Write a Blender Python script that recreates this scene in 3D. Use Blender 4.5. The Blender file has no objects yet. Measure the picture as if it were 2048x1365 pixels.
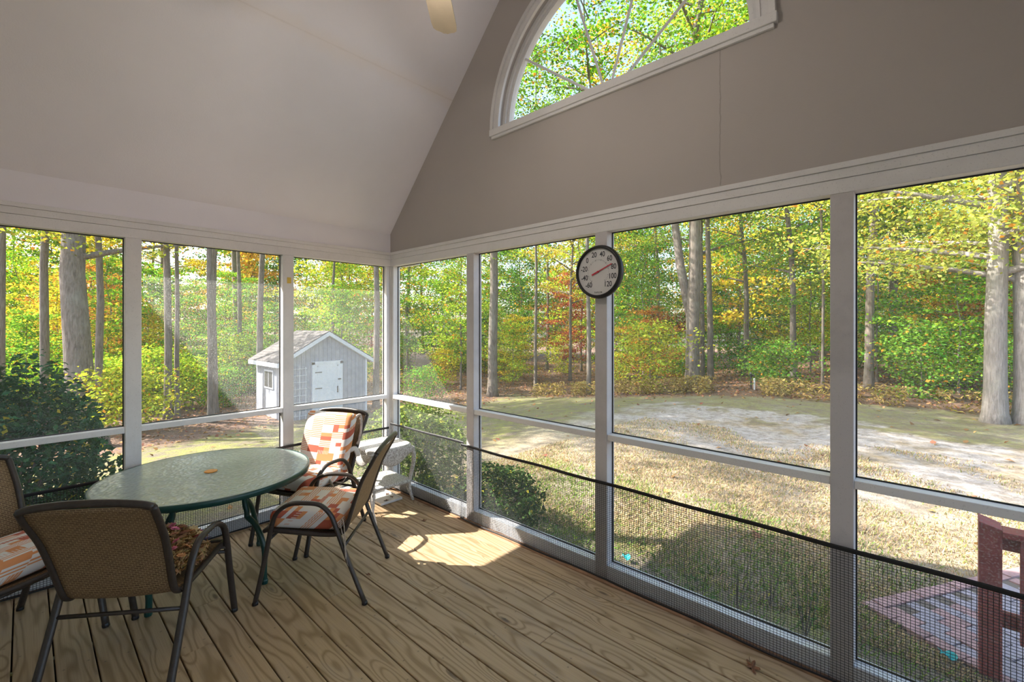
import bpy, bmesh, math, random
import numpy as np
from mathutils import Vector, Matrix
random.seed(7); RNG = np.random.default_rng(11)
scn = bpy.context.scene
col = scn.collection
# ------------------------------------------------------------------ camera
FPX, YAW, V0, CX, CY, CZ = 905.5, 0.747576, 652.68, 3.9665, -2.4909, 1.6
cam = bpy.data.cameras.new('camera'); cam_o = bpy.data.objects.new('camera', cam); col.objects.link(cam_o)
cam_o.location = (CX, CY, CZ); cam_o.rotation_euler = (math.pi/2, 0, YAW)
cam.sensor_width = 36; cam.lens = FPX/2048*36; cam.shift_y = (V0-682.5)/2048; cam.clip_start = .05; cam.clip_end = 300
scn.camera = cam_o
# ------------------------------------------------------------------ light
SUN = Vector((.640, .459, -.680)).normalized()          # direction the light travels
w = bpy.data.worlds.new('world'); scn.world = w; w.use_nodes = True
nt = w.node_tree; bg = nt.nodes['Background']
sky = nt.nodes.new('ShaderNodeTexSky'); sky.sky_type = 'NISHITA'; sky.sun_disc = False
sky.sun_elevation = math.asin(-SUN.z); sky.sun_rotation = math.atan2(-SUN.x, -SUN.y); sky.air_density = 1.0; sky.dust_density = 2.5; sky.ozone_density = 1.0
nt.links.new(sky.outputs[0], bg.inputs[0]); bg.inputs[1].default_value = .42
sl = bpy.data.lights.new('sun', 'SUN'); sl.energy = 11.0; sl.angle = .009; sl.color = (1, .95, .87)
so = bpy.data.objects.new('sun', sl); col.objects.link(so); so.rotation_euler = SUN.to_track_quat('-Z', 'Y').to_euler(); so.location = (-20, -14, 30)
FILL_LIGHT = 28.0  # strength of the fill globes added under the fan
try:
    scn.cycles.max_bounces = 4; scn.cycles.diffuse_bounces = 3; scn.cycles.glossy_bounces = 2; scn.cycles.transmission_bounces = 4; scn.cycles.transparent_max_bounces = 10
except Exception: pass
vs = scn.view_settings; vs.view_transform = 'Standard'; vs.look = 'None'; vs.gamma = 1; vs.use_curve_mapping = False; vs.exposure = 0.60

# ------------------------------------------------------------------ helpers
def tag(o, label=None, cat=None, group=None, kind=None):
    if label: o['label'] = label
    if cat: o['category'] = cat
    if group: o['group'] = group
    if kind: o['kind'] = kind
    return o
def empty(name, loc=(0, 0, 0), rz=0.0):
    o = bpy.data.objects.new(name, None); col.objects.link(o); o.location = loc; o.rotation_euler = (0, 0, rz); o.empty_display_size = .1
    return o
def link(name, me, parent=None, loc=None, rot=None):
    o = bpy.data.objects.new(name, me); col.objects.link(o)
    if parent: o.parent = parent
    if loc is not None: o.location = loc
    if rot is not None: o.rotation_euler = rot
    return o
class MB:
    def __init__(s): s.v = []; s.f = []; s.uv = []
    def add(s, vs, fs, uv=None):
        n = len(s.v); s.v += [tuple(p) for p in vs]; s.f += [tuple(i+n for i in f) for f in fs]
        s.uv += (uv if uv is not None else [(0, 0)]*len(vs)); return s
    def box(s, a, b, M=None):
        (x0, y0, z0), (x1, y1, z1) = a, b
        vs = [Vector(p) for p in ((x0,y0,z0),(x1,y0,z0),(x1,y1,z0),(x0,y1,z0),(x0,y0,z1),(x1,y0,z1),(x1,y1,z1),(x0,y1,z1))]
        if M: vs = [M @ p for p in vs]
        return s.add(vs, [(3,2,1,0),(4,5,6,7),(0,1,5,4),(1,2,6,5),(2,3,7,6),(3,0,4,7)])
    def tube(s, pts, r, n=8, r2=None, cap=True, up=(0, 0, 1)):
        """sweep; r = radius or list, r2 = second half axis of an oval section"""
        P = [Vector(p) for p in pts]; m = len(P); base = len(s.v); vs = []; fs = []
        up = Vector(up); prev = None
        for i, p in enumerate(P):
            t = (P[min(i+1, m-1)]-P[max(i-1, 0)]).normalized()
            if prev is None:
                a = up.cross(t)
                if a.length < 1e-3: a = Vector((1, 0, 0)).cross(t)
            else:
                a = prev - t*prev.dot(t)
            a.normalize(); b = t.cross(a); prev = a
            ra = r[i] if isinstance(r, (list, tuple)) else r
            rb = (r2[i] if isinstance(r2, (list, tuple)) else r2) if r2 else ra
            for k in range(n):
                an = 2*math.pi*(k+.5)/n; vs.append(p + a*math.cos(an)*ra + b*math.sin(an)*rb)
        for i in range(m-1):
            for k in range(n): fs.append((i*n+k, i*n+(k+1) % n, (i+1)*n+(k+1) % n, (i+1)*n+k))
        if cap: fs.append(tuple(range(n-1, -1, -1))); fs.append(tuple((m-1)*n+k for k in range(n)))
        return s.add(vs, fs)
    def lathe(s, prof, n=24, M=None, cap=True):
        vs = []; fs = []; m = len(prof)
        for (r, z) in prof:
            for k in range(n):
                a = 2*math.pi*k/n; vs.append(Vector((r*math.cos(a), r*math.sin(a), z)))
        if M: vs = [M @ p for p in vs]
        for i in range(m-1):
            for k in range(n): fs.append((i*n+k, i*n+(k+1) % n, (i+1)*n+(k+1) % n, (i+1)*n+k))
        if cap: fs.append(tuple(range(n-1, -1, -1))); fs.append(tuple((m-1)*n+k for k in range(n)))
        return s.add(vs, fs)
    def prism(s, poly, d, M=None):
        """polygon in xy extruded by d along z"""
        n = len(poly); vs = [Vector((x, y, 0)) for x, y in poly]+[Vector((x, y, d)) for x, y in poly]
        if M: vs = [M @ p for p in vs]
        return s.add(vs, [tuple(range(n-1, -1, -1)), tuple(range(n, 2*n))]+[(i, (i+1) % n, n+(i+1) % n, n+i) for i in range(n)])
    def grid(s, nu, nv, fn, uvs=(1, 1)):
        vs = []; uv = []; fs = []
        for j in range(nv+1):
            for i in range(nu+1): vs.append(fn(i/nu, j/nv)); uv.append((i/nu*uvs[0], j/nv*uvs[1]))
        for j in range(nv):
            for i in range(nu): a = j*(nu+1)+i; fs.append((a, a+1, a+nu+2, a+nu+1))
        return s.add(vs, fs, uv)
    def mesh(s, name, mat, smooth=False):
        me = bpy.data.meshes.new(name); me.from_pydata(s.v, [], s.f)
        if any(u != (0, 0) for u in s.uv):
            l = me.uv_layers.new(name='UVMap'); idx = np.zeros(len(me.loops), dtype=np.int32); me.loops.foreach_get('vertex_index', idx)
            l.data.foreach_set('uv', np.array(s.uv, dtype=np.float32)[idx].ravel())
        if smooth: me.polygons.foreach_set('use_smooth', [True]*len(me.polygons))
        if mat: me.materials.append(mat)
        me.update(); return me
    def build(s, name, mat, parent=None, smooth=False, bevel=0, loc=None, rot=None, seg=2):
        o = link(name, s.mesh(name, mat, smooth), parent, loc, rot)
        if bevel:
            b = o.modifiers.new('bevel', 'BEVEL'); b.width = bevel; b.segments = seg; b.limit_method = 'ANGLE'
        if smooth == 'auto' or (smooth and bevel): pass
        return o
def bx(name, a, b, mat, parent=None, bevel=0): return MB().box(a, b).build(name, mat, parent, bevel=bevel)
def smooth_path(pts, k=6):
    P = [Vector(p) for p in pts]; Q = [P[0]*2-P[1]]+P+[P[-1]*2-P[-2]]; out = []
    for i in range(1, len(Q)-2):
        a, b, c, d = Q[i-1], Q[i], Q[i+1], Q[i+2]
        for j in range(k):
            t = j/k; out.append(.5*((2*b)+(c-a)*t+(2*a-5*b+4*c-d)*t*t+(3*b-a-3*c+d)*t**3))
    out.append(P[-1]); return out
def copy_tree(o, parent=None):
    c = o.copy(); col.objects.link(c); c.parent = parent
    for ch in o.children: copy_tree(ch, c)
    return c
def sstep(a, b, x):
    t = min(1, max(0, (x-a)/(b-a))); return t*t*(3-2*t)

# ------------------------------------------------------------------ materials
class NT:
    def __init__(s, name):
        s.m = bpy.data.materials.new(name); s.m.use_nodes = True; s.t = s.m.node_tree
        s.b = s.t.nodes['Principled BSDF']; s.out = s.t.nodes['Material Output']
    def n(s, typ, **kw):
        nd = s.t.nodes.new('ShaderNode'+typ)
        for k, v in kw.items():
            if k.startswith('i_'): nd.inputs[k[2:].replace('_', ' ')].default_value = v
            else: setattr(nd, k, v)
        return nd
    def L(s, a, b): s.t.links.new(a, b); return b
    def co(s, which='Object', scale=(1, 1, 1), rnd=False):
        c = s.n('TexCoord'); mp = s.n('Mapping'); mp.inputs['Scale'].default_value = scale
        src = c.outputs[which]
        if rnd:
            oi = s.n('ObjectInfo'); mu = s.n('VectorMath', operation='SCALE'); mu.inputs[0].default_value = (37, 53, 19); s.L(oi.outputs['Random'], mu.inputs['Scale'])
            ad = s.n('VectorMath', operation='ADD'); s.L(src, ad.inputs[0]); s.L(mu.outputs[0], ad.inputs[1]); src = ad.outputs[0]
        s.L(src, mp.inputs['Vector']); return mp.outputs[0]
    def noise(s, vec, scale=5, detail=4, rough=.6, dist=0):
        n = s.n('TexNoise'); n.inputs['Scale'].default_value = scale; n.inputs['Detail'].default_value = detail; n.inputs['Roughness'].default_value = rough; n.inputs['Distortion'].default_value = dist
        s.L(vec, n.inputs['Vector']); return n.outputs['Fac']
    def ramp(s, fac, stops):
        r = s.n('ValToRGB'); e = r.color_ramp.elements
        while len(e) < len(stops): e.new(.5)
        for el, (p, c) in zip(e, stops): el.position = p; el.color = (c, c, c, 1) if isinstance(c, (int, float)) else (*c, 1)
        s.L(fac, r.inputs[0]); return r.outputs[0]
    def mix(s, fac, a, b, mode='MIX'):
        m = s.n('MixRGB', blend_type=mode)
        for v, i in ((fac, 0), (a, 1), (b, 2)):
            if isinstance(v, (int, float)): m.inputs[i].default_value = v if i == 0 else (v, v, v, 1)
            elif isinstance(v, tuple): m.inputs[i].default_value = (*v, 1)
            else: s.L(v, m.inputs[i])
        return m.outputs[0]
    def math(s, op, a, b=None, c=None, clamp=False):
        m = s.n('Math', operation=op, use_clamp=clamp)
        for v, i in ((a, 0), (b, 1), (c, 2)):
            if v is None: continue
            if isinstance(v, (int, float)): m.inputs[i].default_value = v
            else: s.L(v, m.inputs[i])
        return m.outputs[0]
    def bump(s, h, strength=.3, dist=.01):
        b = s.n('Bump'); b.inputs['Strength'].default_value = strength; b.inputs['Distance'].default_value = dist
        s.L(h, b.inputs['Height']); s.L(b.outputs[0], s.b.inputs['Normal'])
    def base(s, c):
        if isinstance(c, tuple): s.b.inputs['Base Color'].default_value = (*c, 1)
        else: s.L(c, s.b.inputs['Base Color'])
        return s
    def set(s, **kw):
        for k, v in kw.items(): s.b.inputs[k.replace('_', ' ')].default_value = v
        return s
def simple(name, c, rough=.5, var=.12, scale=14, metal=0, bump=0, coat=0):
    t = NT(name); v = t.co(rnd=True); f = t.noise(v, scale)
    t.base(t.mix(t.ramp(f, [(.3, 0.0), (.7, 1.0)]), tuple(x*(1-var) for x in c), tuple(min(1, x*(1+var)) for x in c)))
    t.set(Roughness=rough, Metallic=metal)
    if bump: t.bump(f, bump)
    return t.m
def m_paint(name, c, grime=.18, rough=.55):
    t = NT(name); v = t.co(rnd=True); g = t.noise(v, 2.2, 6, .65); st = t.noise(t.co(scale=(30, 30, 2.0), rnd=True), 3, 3)
    k = t.mix(t.ramp(g, [(.45, 0.0), (.8, 1.0)]), c, tuple(x*(1-grime) for x in c))
    sp = t.noise(v, 160, 2); k = t.mix(t.math('MULTIPLY', t.ramp(sp, [(.63, 0.0), (.7, 1.0)]), .35), k, (.33, .31, .29))
    t.base(k); t.set(Roughness=rough); t.bump(st, .15, .004); return t.m
WHITE = m_paint('white_trim_paint', (.80, .77, .75))
POSTW = m_paint('weathered_dimmed_post_paint', (.60, .56, .55), .35)  # real grime, plus a base darkened for the weaker light on the right side
def m_plaster(name, c, patch=False):
    t = NT(name); v = t.co('Object'); g = t.noise(v, 1.1, 5, .6); f = t.noise(v, 120, 2)
    k = t.mix(t.ramp(g, [(.35, 0.0), (.75, 1.0)]), c, tuple(x*.93 for x in c))
    if patch:
        sx = t.n('SeparateXYZ'); tc = t.n('TexCoord'); t.L(tc.outputs['Object'], sx.inputs[0])
        d = t.math('ABSOLUTE', t.math('SUBTRACT', sx.outputs[0], t.math('ADD', .93, t.math('MULTIPLY', t.noise(v, 2, 3), .07))))
        band = t.ramp(t.math('ADD', d, t.math('MULTIPLY', t.noise(v, 6, 4), .10)), [(.05, 1.0), (.11, 0.0)])
        k = t.mix(t.math('MULTIPLY', band, .45), k, (c[0]*1.0, c[1]*.93, c[2]*.82))
        line = t.ramp(t.math('ADD', t.math('ABSOLUTE', t.math('SUBTRACT', sx.outputs[0], .965)), t.math('MULTIPLY', t.noise(v, 9, 4), .012)), [(.006, 1.0), (.010, 0.0)])
        k = t.mix(t.math('MULTIPLY', line, .18), k, (.5, .42, .34))
    else:
        sx = t.n('SeparateXYZ'); tc = t.n('TexCoord'); t.L(tc.outputs['Object'], sx.inputs[0])
        dx = t.math('ABSOLUTE', t.math('SUBTRACT', sx.outputs[0], t.math('ADD', 3.135, t.math('MULTIPLY', t.noise(v, 7, 4), .03))))
        zok = t.math('MULTIPLY', t.math('GREATER_THAN', sx.outputs[2], 2.34), t.math('LESS_THAN', sx.outputs[2], 3.07))
        k = t.mix(t.math('MULTIPLY', t.math('MULTIPLY', t.ramp(dx, [(.002, 1.0), (.004, 0.0)]), zok), .6), k, (.2, .17, .14))
    t.base(k); t.set(Roughness=.85); t.bump(f, .12, .004); return t.m
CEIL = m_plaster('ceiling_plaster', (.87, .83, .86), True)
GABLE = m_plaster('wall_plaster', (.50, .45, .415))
def m_deck():
    t = NT('deck_wood'); v = t.co('Object', rnd=True)
    sx = t.n('SeparateXYZ'); tc = t.n('TexCoord'); t.L(tc.outputs['Object'], sx.inputs[0])
    kv = t.n('Mapping'); kv.inputs['Scale'].default_value = (1.5, 5.2, 1); t.L(v, kv.inputs[0])
    vo = t.n('TexVoronoi', feature='F1'); vo.inputs['Scale'].default_value = 1.15; vo.inputs['Randomness'].default_value = 1.0; t.L(kv.outputs[0], vo.inputs['Vector'])
    d = vo.outputs['Distance']
    infl = t.ramp(d, [(.0, 1.0), (.32, 0.0)])
    low = t.noise(t.co('Object', (.8, 5.0, 1), True), 1.3, 2, .5)
    ph = t.math('ADD', t.math('MULTIPLY', low, 9.0), t.math('MULTIPLY', infl, 4.0))
    sy = t.n('SeparateXYZ'); t.L(v, sy.inputs[0])
    arg = t.math('ADD', t.math('MULTIPLY', sy.outputs[1], 120.0), t.math('MULTIPLY', ph, 5.2))
    ring = t.math('MULTIPLY_ADD', t.math('SINE', arg), .5, .5)
    fine = t.noise(t.co('Object', (3, 160, 1), True), 1.0, 3, .6)
    tone = t.noise(t.co('Object', (.5, 3, 1), True), 1.0, 2)
    oi = t.n('ObjectInfo')
    a = t.mix(tone, (.42, .285, .155), (.50, .365, .225))
    a = t.mix(t.math('MULTIPLY', oi.outputs['Random'], .45), a, (.52, .36, .21))
    gr = t.math('MULTIPLY', t.math('POWER', ring, 3.0), .8)
    a = t.mix(gr, a, (.26, .165, .075))
    a = t.mix(t.math('MULTIPLY', t.ramp(fine, [(.45, 0.0), (.75, 1.0)]), .4), a, (.30, .20, .11))
    a = t.mix(t.math('MULTIPLY', t.ramp(d, [(.04, 1.0), (.09, 0.0)]), .85), a, (.10, .06, .035))
    st = t.noise(t.co('Object', (2, 6, 1), True), 1.4, 4, .7)
    a = t.mix(t.math('MULTIPLY', t.ramp(st, [(.55, 0.0), (.8, 1.0)]), .45), a, (.34, .29, .25))
    # screw heads every joist
    mx = t.math('ABSOLUTE', t.math('SUBTRACT', t.math('FRACT', t.math('MULTIPLY', sx.outputs[0], 2.46)), .5)); mx = t.math('DIVIDE', mx, 2.46)
    my = t.math('ABSOLUTE', t.math('SUBTRACT', t.math('ABSOLUTE', sx.outputs[1]), .042))
    dd = t.math('SQRT', t.math('ADD', t.math('MULTIPLY', mx, mx), t.math('MULTIPLY', my, my)))
    a = t.mix(t.ramp(dd, [(.003, .8), (.0042, 0.0)]), a, (.05, .04, .035))
    t.base(a); t.set(Roughness=.62); t.bump(t.math('ADD', gr, fine), .25, .004); return t.m
DECK = m_deck()
def m_leaf(name, trans=.45, hue=.035, vlo=.35, vhi=1.55, odd=(.75, .33, .05), oddp=.06):
    t = NT(name); t.t.nodes.remove(t.b)
    g = t.n('NewGeometry'); r = g.outputs['Random Per Island']; oi = t.n('ObjectInfo')
    wn = t.n('TexWhiteNoise', noise_dimensions='1D'); t.L(t.math('MULTIPLY', r, 917.0), wn.inputs['W'])
    hs = t.n('HueSaturation'); t.L(oi.outputs['Color'], hs.inputs['Color'])
    t.L(t.math('MULTIPLY_ADD', r, hue*2, .5-hue), hs.inputs['Hue']); t.L(t.math('MULTIPLY_ADD', wn.outputs['Value'], vhi-vlo, vlo), hs.inputs['Value'])
    c = t.mix(t.math('LESS_THAN', t.math('FRACT', t.math('MULTIPLY', r, 31.7)), oddp), hs.outputs[0], odd)
    d = t.n('BsdfDiffuse'); tr = t.n('BsdfTranslucent')
    t.L(c, d.inputs['Color']); t.L(t.mix(1.0, c, (1.2, 1.15, .6), 'MULTIPLY'), tr.inputs['Color'])
    a = t.n('MixShader'); a.inputs[0].default_value = trans; t.L(d.outputs[0], a.inputs[1]); t.L(tr.outputs[0], a.inputs[2])
    t.L(a.outputs[0], t.out.inputs[0]); return t.m
LEAF = m_leaf('tree_leaves'); BUSHLEAF = m_leaf('bush_leaves', .2, .02, .5, 1.4, (.5, .45, .06), .03)
DRYLEAF = m_leaf('dry_leaves', .15, .03, .5, 1.5, (.45, .25, .1), .2)
def m_bark(name, a, b):
    t = NT(name); v = t.co('Object', (14, 14, 2.2), True); n1 = t.noise(v, 1.6, 6, .7, .4); lich = t.noise(t.co('Object', rnd=True), 2.0, 5)
    k = t.mix(t.ramp(n1, [(.35, 0.0), (.65, 1.0)]), a, b); k = t.mix(t.math('MULTIPLY', t.ramp(lich, [(.5, 0.0), (.75, 1.0)]), .4), k, (.33, .34, .28))
    t.base(k); t.set(Roughness=.9); t.bump(n1, .8, .03); return t.m
BARK = m_bark('bark', (.11, .085, .065), (.27, .225, .185)); PALEBARK = m_bark('pale_bark', (.20, .175, .155), (.40, .36, .325))
def m_ground():
    t = NT('yard_ground'); v = t.co('Object'); big = t.noise(v, .32, 5, .6); mid = t.noise(v, 1.3, 6, .65); fine = t.noise(v, 22, 4, .7)
    sx = t.n('SeparateXYZ'); tc = t.n('TexCoord'); t.L(tc.outputs['Object'], sx.inputs[0]); x, y = sx.outputs[0], sx.outputs[1]
    sand = t.mix(fine, (.33, .30, .28), (.52, .48, .46))
    moss = t.mix(t.ramp(t.noise(v, 2.6, 5, .7), [(.42, 0.0), (.62, 1.0)]), t.mix(fine, (.12, .14, .015), (.30, .30, .045)), t.mix(fine, (.09, .07, .045), (.23, .18, .12)))
    dry = t.mix(fine, (.22, .16, .10), (.52, .41, .25))
    litter = t.mix(t.ramp(fine, [(.35, 0.0), (.7, 1.0)]), (.09, .05, .032), (.28, .165, .105))
    # moss where the wooded sides and left lawn are, sand in the open middle, dry grass near the porch
    mo = t.math('ADD', t.math('MULTIPLY_ADD', x, -.16, -.28), t.math('ADD', t.math('MULTIPLY', mid, .9), t.math('MULTIPLY', t.ramp(y, [(0, 0.0), (1, 0.0)]), 0)))
    far = t.ramp(t.math('ADD', t.math('MULTIPLY', y, .1), t.math('ADD', t.math('MULTIPLY_ADD', big, .5, -.25), t.math('MULTIPLY_ADD', mid, .7, -.35))), [(.93, 0.0), (1.0, 1.0)])
    mo = t.math('MAXIMUM', t.ramp(mo, [(.3, 0.0), (.6, 1.0)]), t.math('MULTIPLY', far, .85))
    k = t.mix(t.ramp(big, [(.4, 0.0), (.55, 1.0)]), sand, t.mix(t.ramp(mid, [(.45, 0.0), (.62, 1.0)]), sand, dry))
    near = t.ramp(t.math('ADD', t.math('MULTIPLY', y, .1), t.math('MULTIPLY_ADD', mid, .5, -.25)), [(.40, 1.0), (.58, 0.0)])
    k = t.mix(t.math('MULTIPLY', near, .8), k, dry)
    vn = t.ramp(t.math('ADD', t.math('MULTIPLY', y, .1), t.math('MULTIPLY_ADD', mid, .4, -.2)), [(.16, 1.0), (.24, 0.0)])
    k = t.mix(t.math('MULTIPLY', vn, .75), k, t.mix(t.ramp(mid, [(.4, 0.0), (.6, 1.0)]), moss, (.16, .13, .11)))
    k = t.mix(t.math('MULTIPLY', mo, .9), k, moss)
    at = t.n('Attribute', attribute_name='forest'); lf = t.ramp(t.math('ADD', at.outputs['Fac'], t.math('MULTIPLY_ADD', mid, .5, -.25)), [(.4, 0.0), (.6, 1.0)])
    k = t.mix(t.math('MULTIPLY', t.ramp(t.noise(v, 7, 5, .75), [(.46, 0.0), (.60, 1.0)]), .6), k, (.15, .115, .08))
    k = t.mix(lf, k, litter); t.base(k); t.set(Roughness=.95); t.bump(t.math('ADD', fine, mid), .8, .04); return t.m
GROUND = m_ground()
def m_screen():
    t = NT('insect_screen'); t.t.nodes.remove(t.b); v = t.co('Object'); n1 = t.noise(v, 150, 0, .7); n2 = t.noise(v, 7, 1)
    cov = t.math('ADD', t.math('MULTIPLY', t.ramp(n1, [(.5, .0), (.72, 1.0)]), .12), t.math('MULTIPLY_ADD', n2, .06, .028))
    d = t.n('BsdfDiffuse'); d.inputs[0].default_value = (.92, .92, .92, 1); tl = t.n('BsdfTranslucent'); tl.inputs[0].default_value = (.95, .95, .95, 1)
    m1 = t.n('MixShader'); m1.inputs[0].default_value = .55; t.L(d.outputs[0], m1.inputs[1]); t.L(tl.outputs[0], m1.inputs[2])
    tr = t.n('BsdfTransparent'); m2 = t.n('MixShader'); t.L(cov, m2.inputs[0]); t.L(tr.outputs[0], m2.inputs[1]); t.L(m1.outputs[0], m2.inputs[2]); t.L(m2.outputs[0], t.out.inputs[0]); return t.m
SCREEN = m_screen()
def m_pane():
    t = NT('window_glass'); t.t.nodes.remove(t.b); tr = t.n('BsdfTransparent'); tr.inputs[0].default_value = (.96, .97, .97, 1); gl = t.n('BsdfGlossy'); gl.inputs['Roughness'].default_value = .02
    fr = t.n('Fresnel'); fr.inputs[0].default_value = 1.45; m = t.n('MixShader'); t.L(fr.outputs[0], m.inputs[0]); t.L(tr.outputs[0], m.inputs[1]); t.L(gl.outputs[0], m.inputs[2]); t.L(m.outputs[0], t.out.inputs[0]); return t.m
PANE = m_pane()
def m_tableglass():
    t = NT('pebbled_table_glass'); t.t.nodes.remove(t.b); v = t.co('Object'); vo = t.n('TexVoronoi', feature='SMOOTH_F1'); vo.inputs['Scale'].default_value = 55; t.L(v, vo.inputs['Vector'])
    b = t.n('Bump'); b.inputs['Strength'].default_value = .45; b.inputs['Distance'].default_value = .006; t.L(vo.outputs['Distance'], b.inputs['Height'])
    tr = t.n('BsdfTransparent'); tr.inputs[0].default_value = (.78, .88, .82, 1); di = t.n('BsdfDiffuse'); di.inputs[0].default_value = (.68, .77, .74, 1); tl = t.n('BsdfTranslucent'); tl.inputs[0].default_value = (.70, .80, .74, 1)
    gl = t.n('BsdfGlossy'); gl.inputs['Roughness'].default_value = .14; t.L(b.outputs[0], gl.inputs['Normal']); t.L(b.outputs[0], di.inputs['Normal'])
    a0 = t.n('MixShader'); a0.inputs[0].default_value = .4; t.L(di.outputs[0], a0.inputs[1]); t.L(tl.outputs[0], a0.inputs[2])
    a = t.n('MixShader'); a.inputs[0].default_value = .72; t.L(tr.outputs[0], a.inputs[1]); t.L(a0.outputs[0], a.inputs[2])
    fr = t.n('Fresnel'); fr.inputs[0].default_value = 1.5; t.L(b.outputs[0], fr.inputs['Normal'])
    m = t.n('MixShader'); t.L(t.math('MULTIPLY_ADD', fr.outputs[0], .85, .04), m.inputs[0]); t.L(a.outputs[0], m.inputs[1]); t.L(gl.outputs[0], m.inputs[2]); t.L(m.outputs[0], t.out.inputs[0]); return t.m
TGLASS = m_tableglass()
GREENM = simple('green_enamel', (.007, .048, .04), .32, .15); BROWNM = simple('brown_powder_coat', (.040, .030, .025), .40, .2, 60, bump=.05)
BLACKP = simple('black_plastic', (.012, .012, .013), .45); NETM = simple('black_netting', (.010, .010, .012), .5)
def m_sling(name, c1, c2, c3):
    t = NT(name); uv = t.co('UV'); br = t.n('TexBrick'); br.inputs['Scale'].default_value = 1; br.inputs['Mortar Size'].default_value = .07; br.inputs['Brick Width'].default_value = 1.1; br.inputs['Row Height'].default_value = .5
    br.inputs['Color1'].default_value = (*c1, 1); br.inputs['Color2'].default_value = (*c2, 1); br.inputs['Mortar'].default_value = (*c3, 1); br.inputs['Bias'].default_value = 0.0
    mp = t.n('Mapping'); mp.inputs['Scale'].default_value = (48, 48, 1); t.L(uv, mp.inputs[0]); t.L(mp.outputs[0], br.inputs['Vector'])
    th = t.noise(t.co('UV', (900, 40, 1)), 1, 2); cl = t.noise(t.co('UV', (6, 6, 1)), 1, 3)
    k = t.mix(t.math('MULTIPLY', t.ramp(th, [(.4, 0.0), (.65, 1.0)]), .4), br.outputs[0], tuple(x*.45 for x in c1)); k = t.mix(t.math('MULTIPLY', cl, .35), k, tuple(x*.6 for x in c2))
    t.base(k); t.set(Roughness=.7); t.bump(t.math('ADD', br.outputs['Fac'], th), .4, .003); return t.m
SLING = m_sling('woven_sling', (.13, .072, .032), (.21, .12, .055), (.42, .29, .15))
def m_cushion():
    t = NT('patchwork_print'); tc = t.n('TexCoord'); sp = t.n('SeparateXYZ'); t.L(tc.outputs['UV'], sp.inputs[0]); u, v = sp.outputs[0], sp.outputs[1]
    W, Hh = 19.0, 36.0
    uu = t.math('MULTIPLY', u, W); cu = t.math('FLOOR', uu)
    wn0 = t.n('TexWhiteNoise', noise_dimensions='1D'); t.L(t.math('MULTIPLY', t.math('FLOOR', t.math('MULTIPLY', u, W*.5)), 1.37), wn0.inputs['W'])
    vv = t.math('ADD', t.math('MULTIPLY', v, Hh), t.math('MULTIPLY', wn0.outputs['Value'], 3.0)); cv = t.math('FLOOR', vv)
    def rnd(a, b, z):
        cx = t.n('CombineXYZ'); t.L(a, cx.inputs[0]); t.L(b, cx.inputs[1]); cx.inputs[2].default_value = z
        q = t.n('TexWhiteNoise', noise_dimensions='3D'); t.L(cx.outputs[0], q.inputs['Vector']); return q.outputs['Value']
    cu2 = t.math('FLOOR', t.math('MULTIPLY', uu, .5)); cv2 = t.math('FLOOR', t.math('MULTIPLY', vv, .5))
    cvh = t.math('FLOOR', t.math('MULTIPLY', vv, .5)); big_ = t.math('LESS_THAN', rnd(cu2, t.math('FLOOR', t.math('MULTIPLY', vv, .25)), 3.0), .5); r1a = rnd(cu, cv, 1.0); r1b = rnd(cu, cvh, 2.0); r1 = t.math('ADD', t.math('MULTIPLY', r1a, t.math('SUBTRACT', 1.0, big_)), t.math('MULTIPLY', r1b, big_)); r2 = rnd(cu2, cv2, 5.0); r3 = rnd(cu2, cv, 9.0)
    cream = (.78, .74, .70); orange = (.72, .27, .085); rust = (.48, .085, .035); pale = (.74, .52, .42)
    cl = t.ramp(r1, [(0, cream), (.5, orange), (.8, rust)]); cl_n = cl.node; cl_n.color_ramp.interpolation = 'CONSTANT'
    e = cl_n.color_ramp.elements; e[1].position = .40; e[2].position = .74
    stripe = t.math('GREATER_THAN', t.math('FRACT', t.math('MULTIPLY', vv, 2.0)), .55)
    stv = t.math('GREATER_THAN', t.math('FRACT', t.math('MULTIPLY', uu, 3.5)), .62)
    k = t.mix(t.math('MULTIPLY', t.math('LESS_THAN', r2, .24), t.math('LESS_THAN', r1, 2.0)), cl, t.mix(stripe, cream, orange))
    k = t.mix(t.math('MULTIPLY', t.math('GREATER_THAN', r3, .86), stv), k, pale)
    k = t.mix(t.math('GREATER_THAN', r2, .80), k, cream)
    wv = t.noise(t.co('UV', (500, 500, 1)), 1, 2); k = t.mix(t.math('MULTIPLY', wv, .18), k, (.45, .40, .36))
    t.base(k); t.set(Roughness=.85); t.bump(wv, .2, .002); return t.m
CUSH = m_cushion()
TIE = simple('tie_fabric', (.66, .55, .47), .8, .3, 60)
def m_wicker():
    t = NT('white_wicker'); v = t.co('Object'); wa = t.n('TexWave', bands_direction='Z'); wa.inputs['Scale'].default_value = 40; wa.inputs['Distortion'].default_value = 1.2; t.L(v, wa.inputs[0])
    wb = t.n('TexVoronoi'); wb.inputs['Scale'].default_value = 75; t.L(v, wb.inputs['Vector'])
    h = t.math('ADD', wa.outputs['Fac'], wb.outputs['Distance']); k = t.mix(t.ramp(wb.outputs['Distance'], [(.3, 0.0), (.75, 1.0)]), (.82, .80, .76), (.50, .46, .41)); t.base(k); t.set(Roughness=.6); t.bump(h, .7, .006); return t.m
WICKER = m_wicker()
REDW = simple('red_stained_wood', (.28, .055, .05), .6, .2, 20, bump=.1); REDTOP = REDW
SHEDW = simple('grey_shed_siding', (.27, .29, .34), .7, .12, 6); SHEDT = simple('white_shed_trim', (.62, .65, .70), .6, .06); SHINGLE = simple('shingle', (.105, .095, .09), .9, .35, 9)
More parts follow.
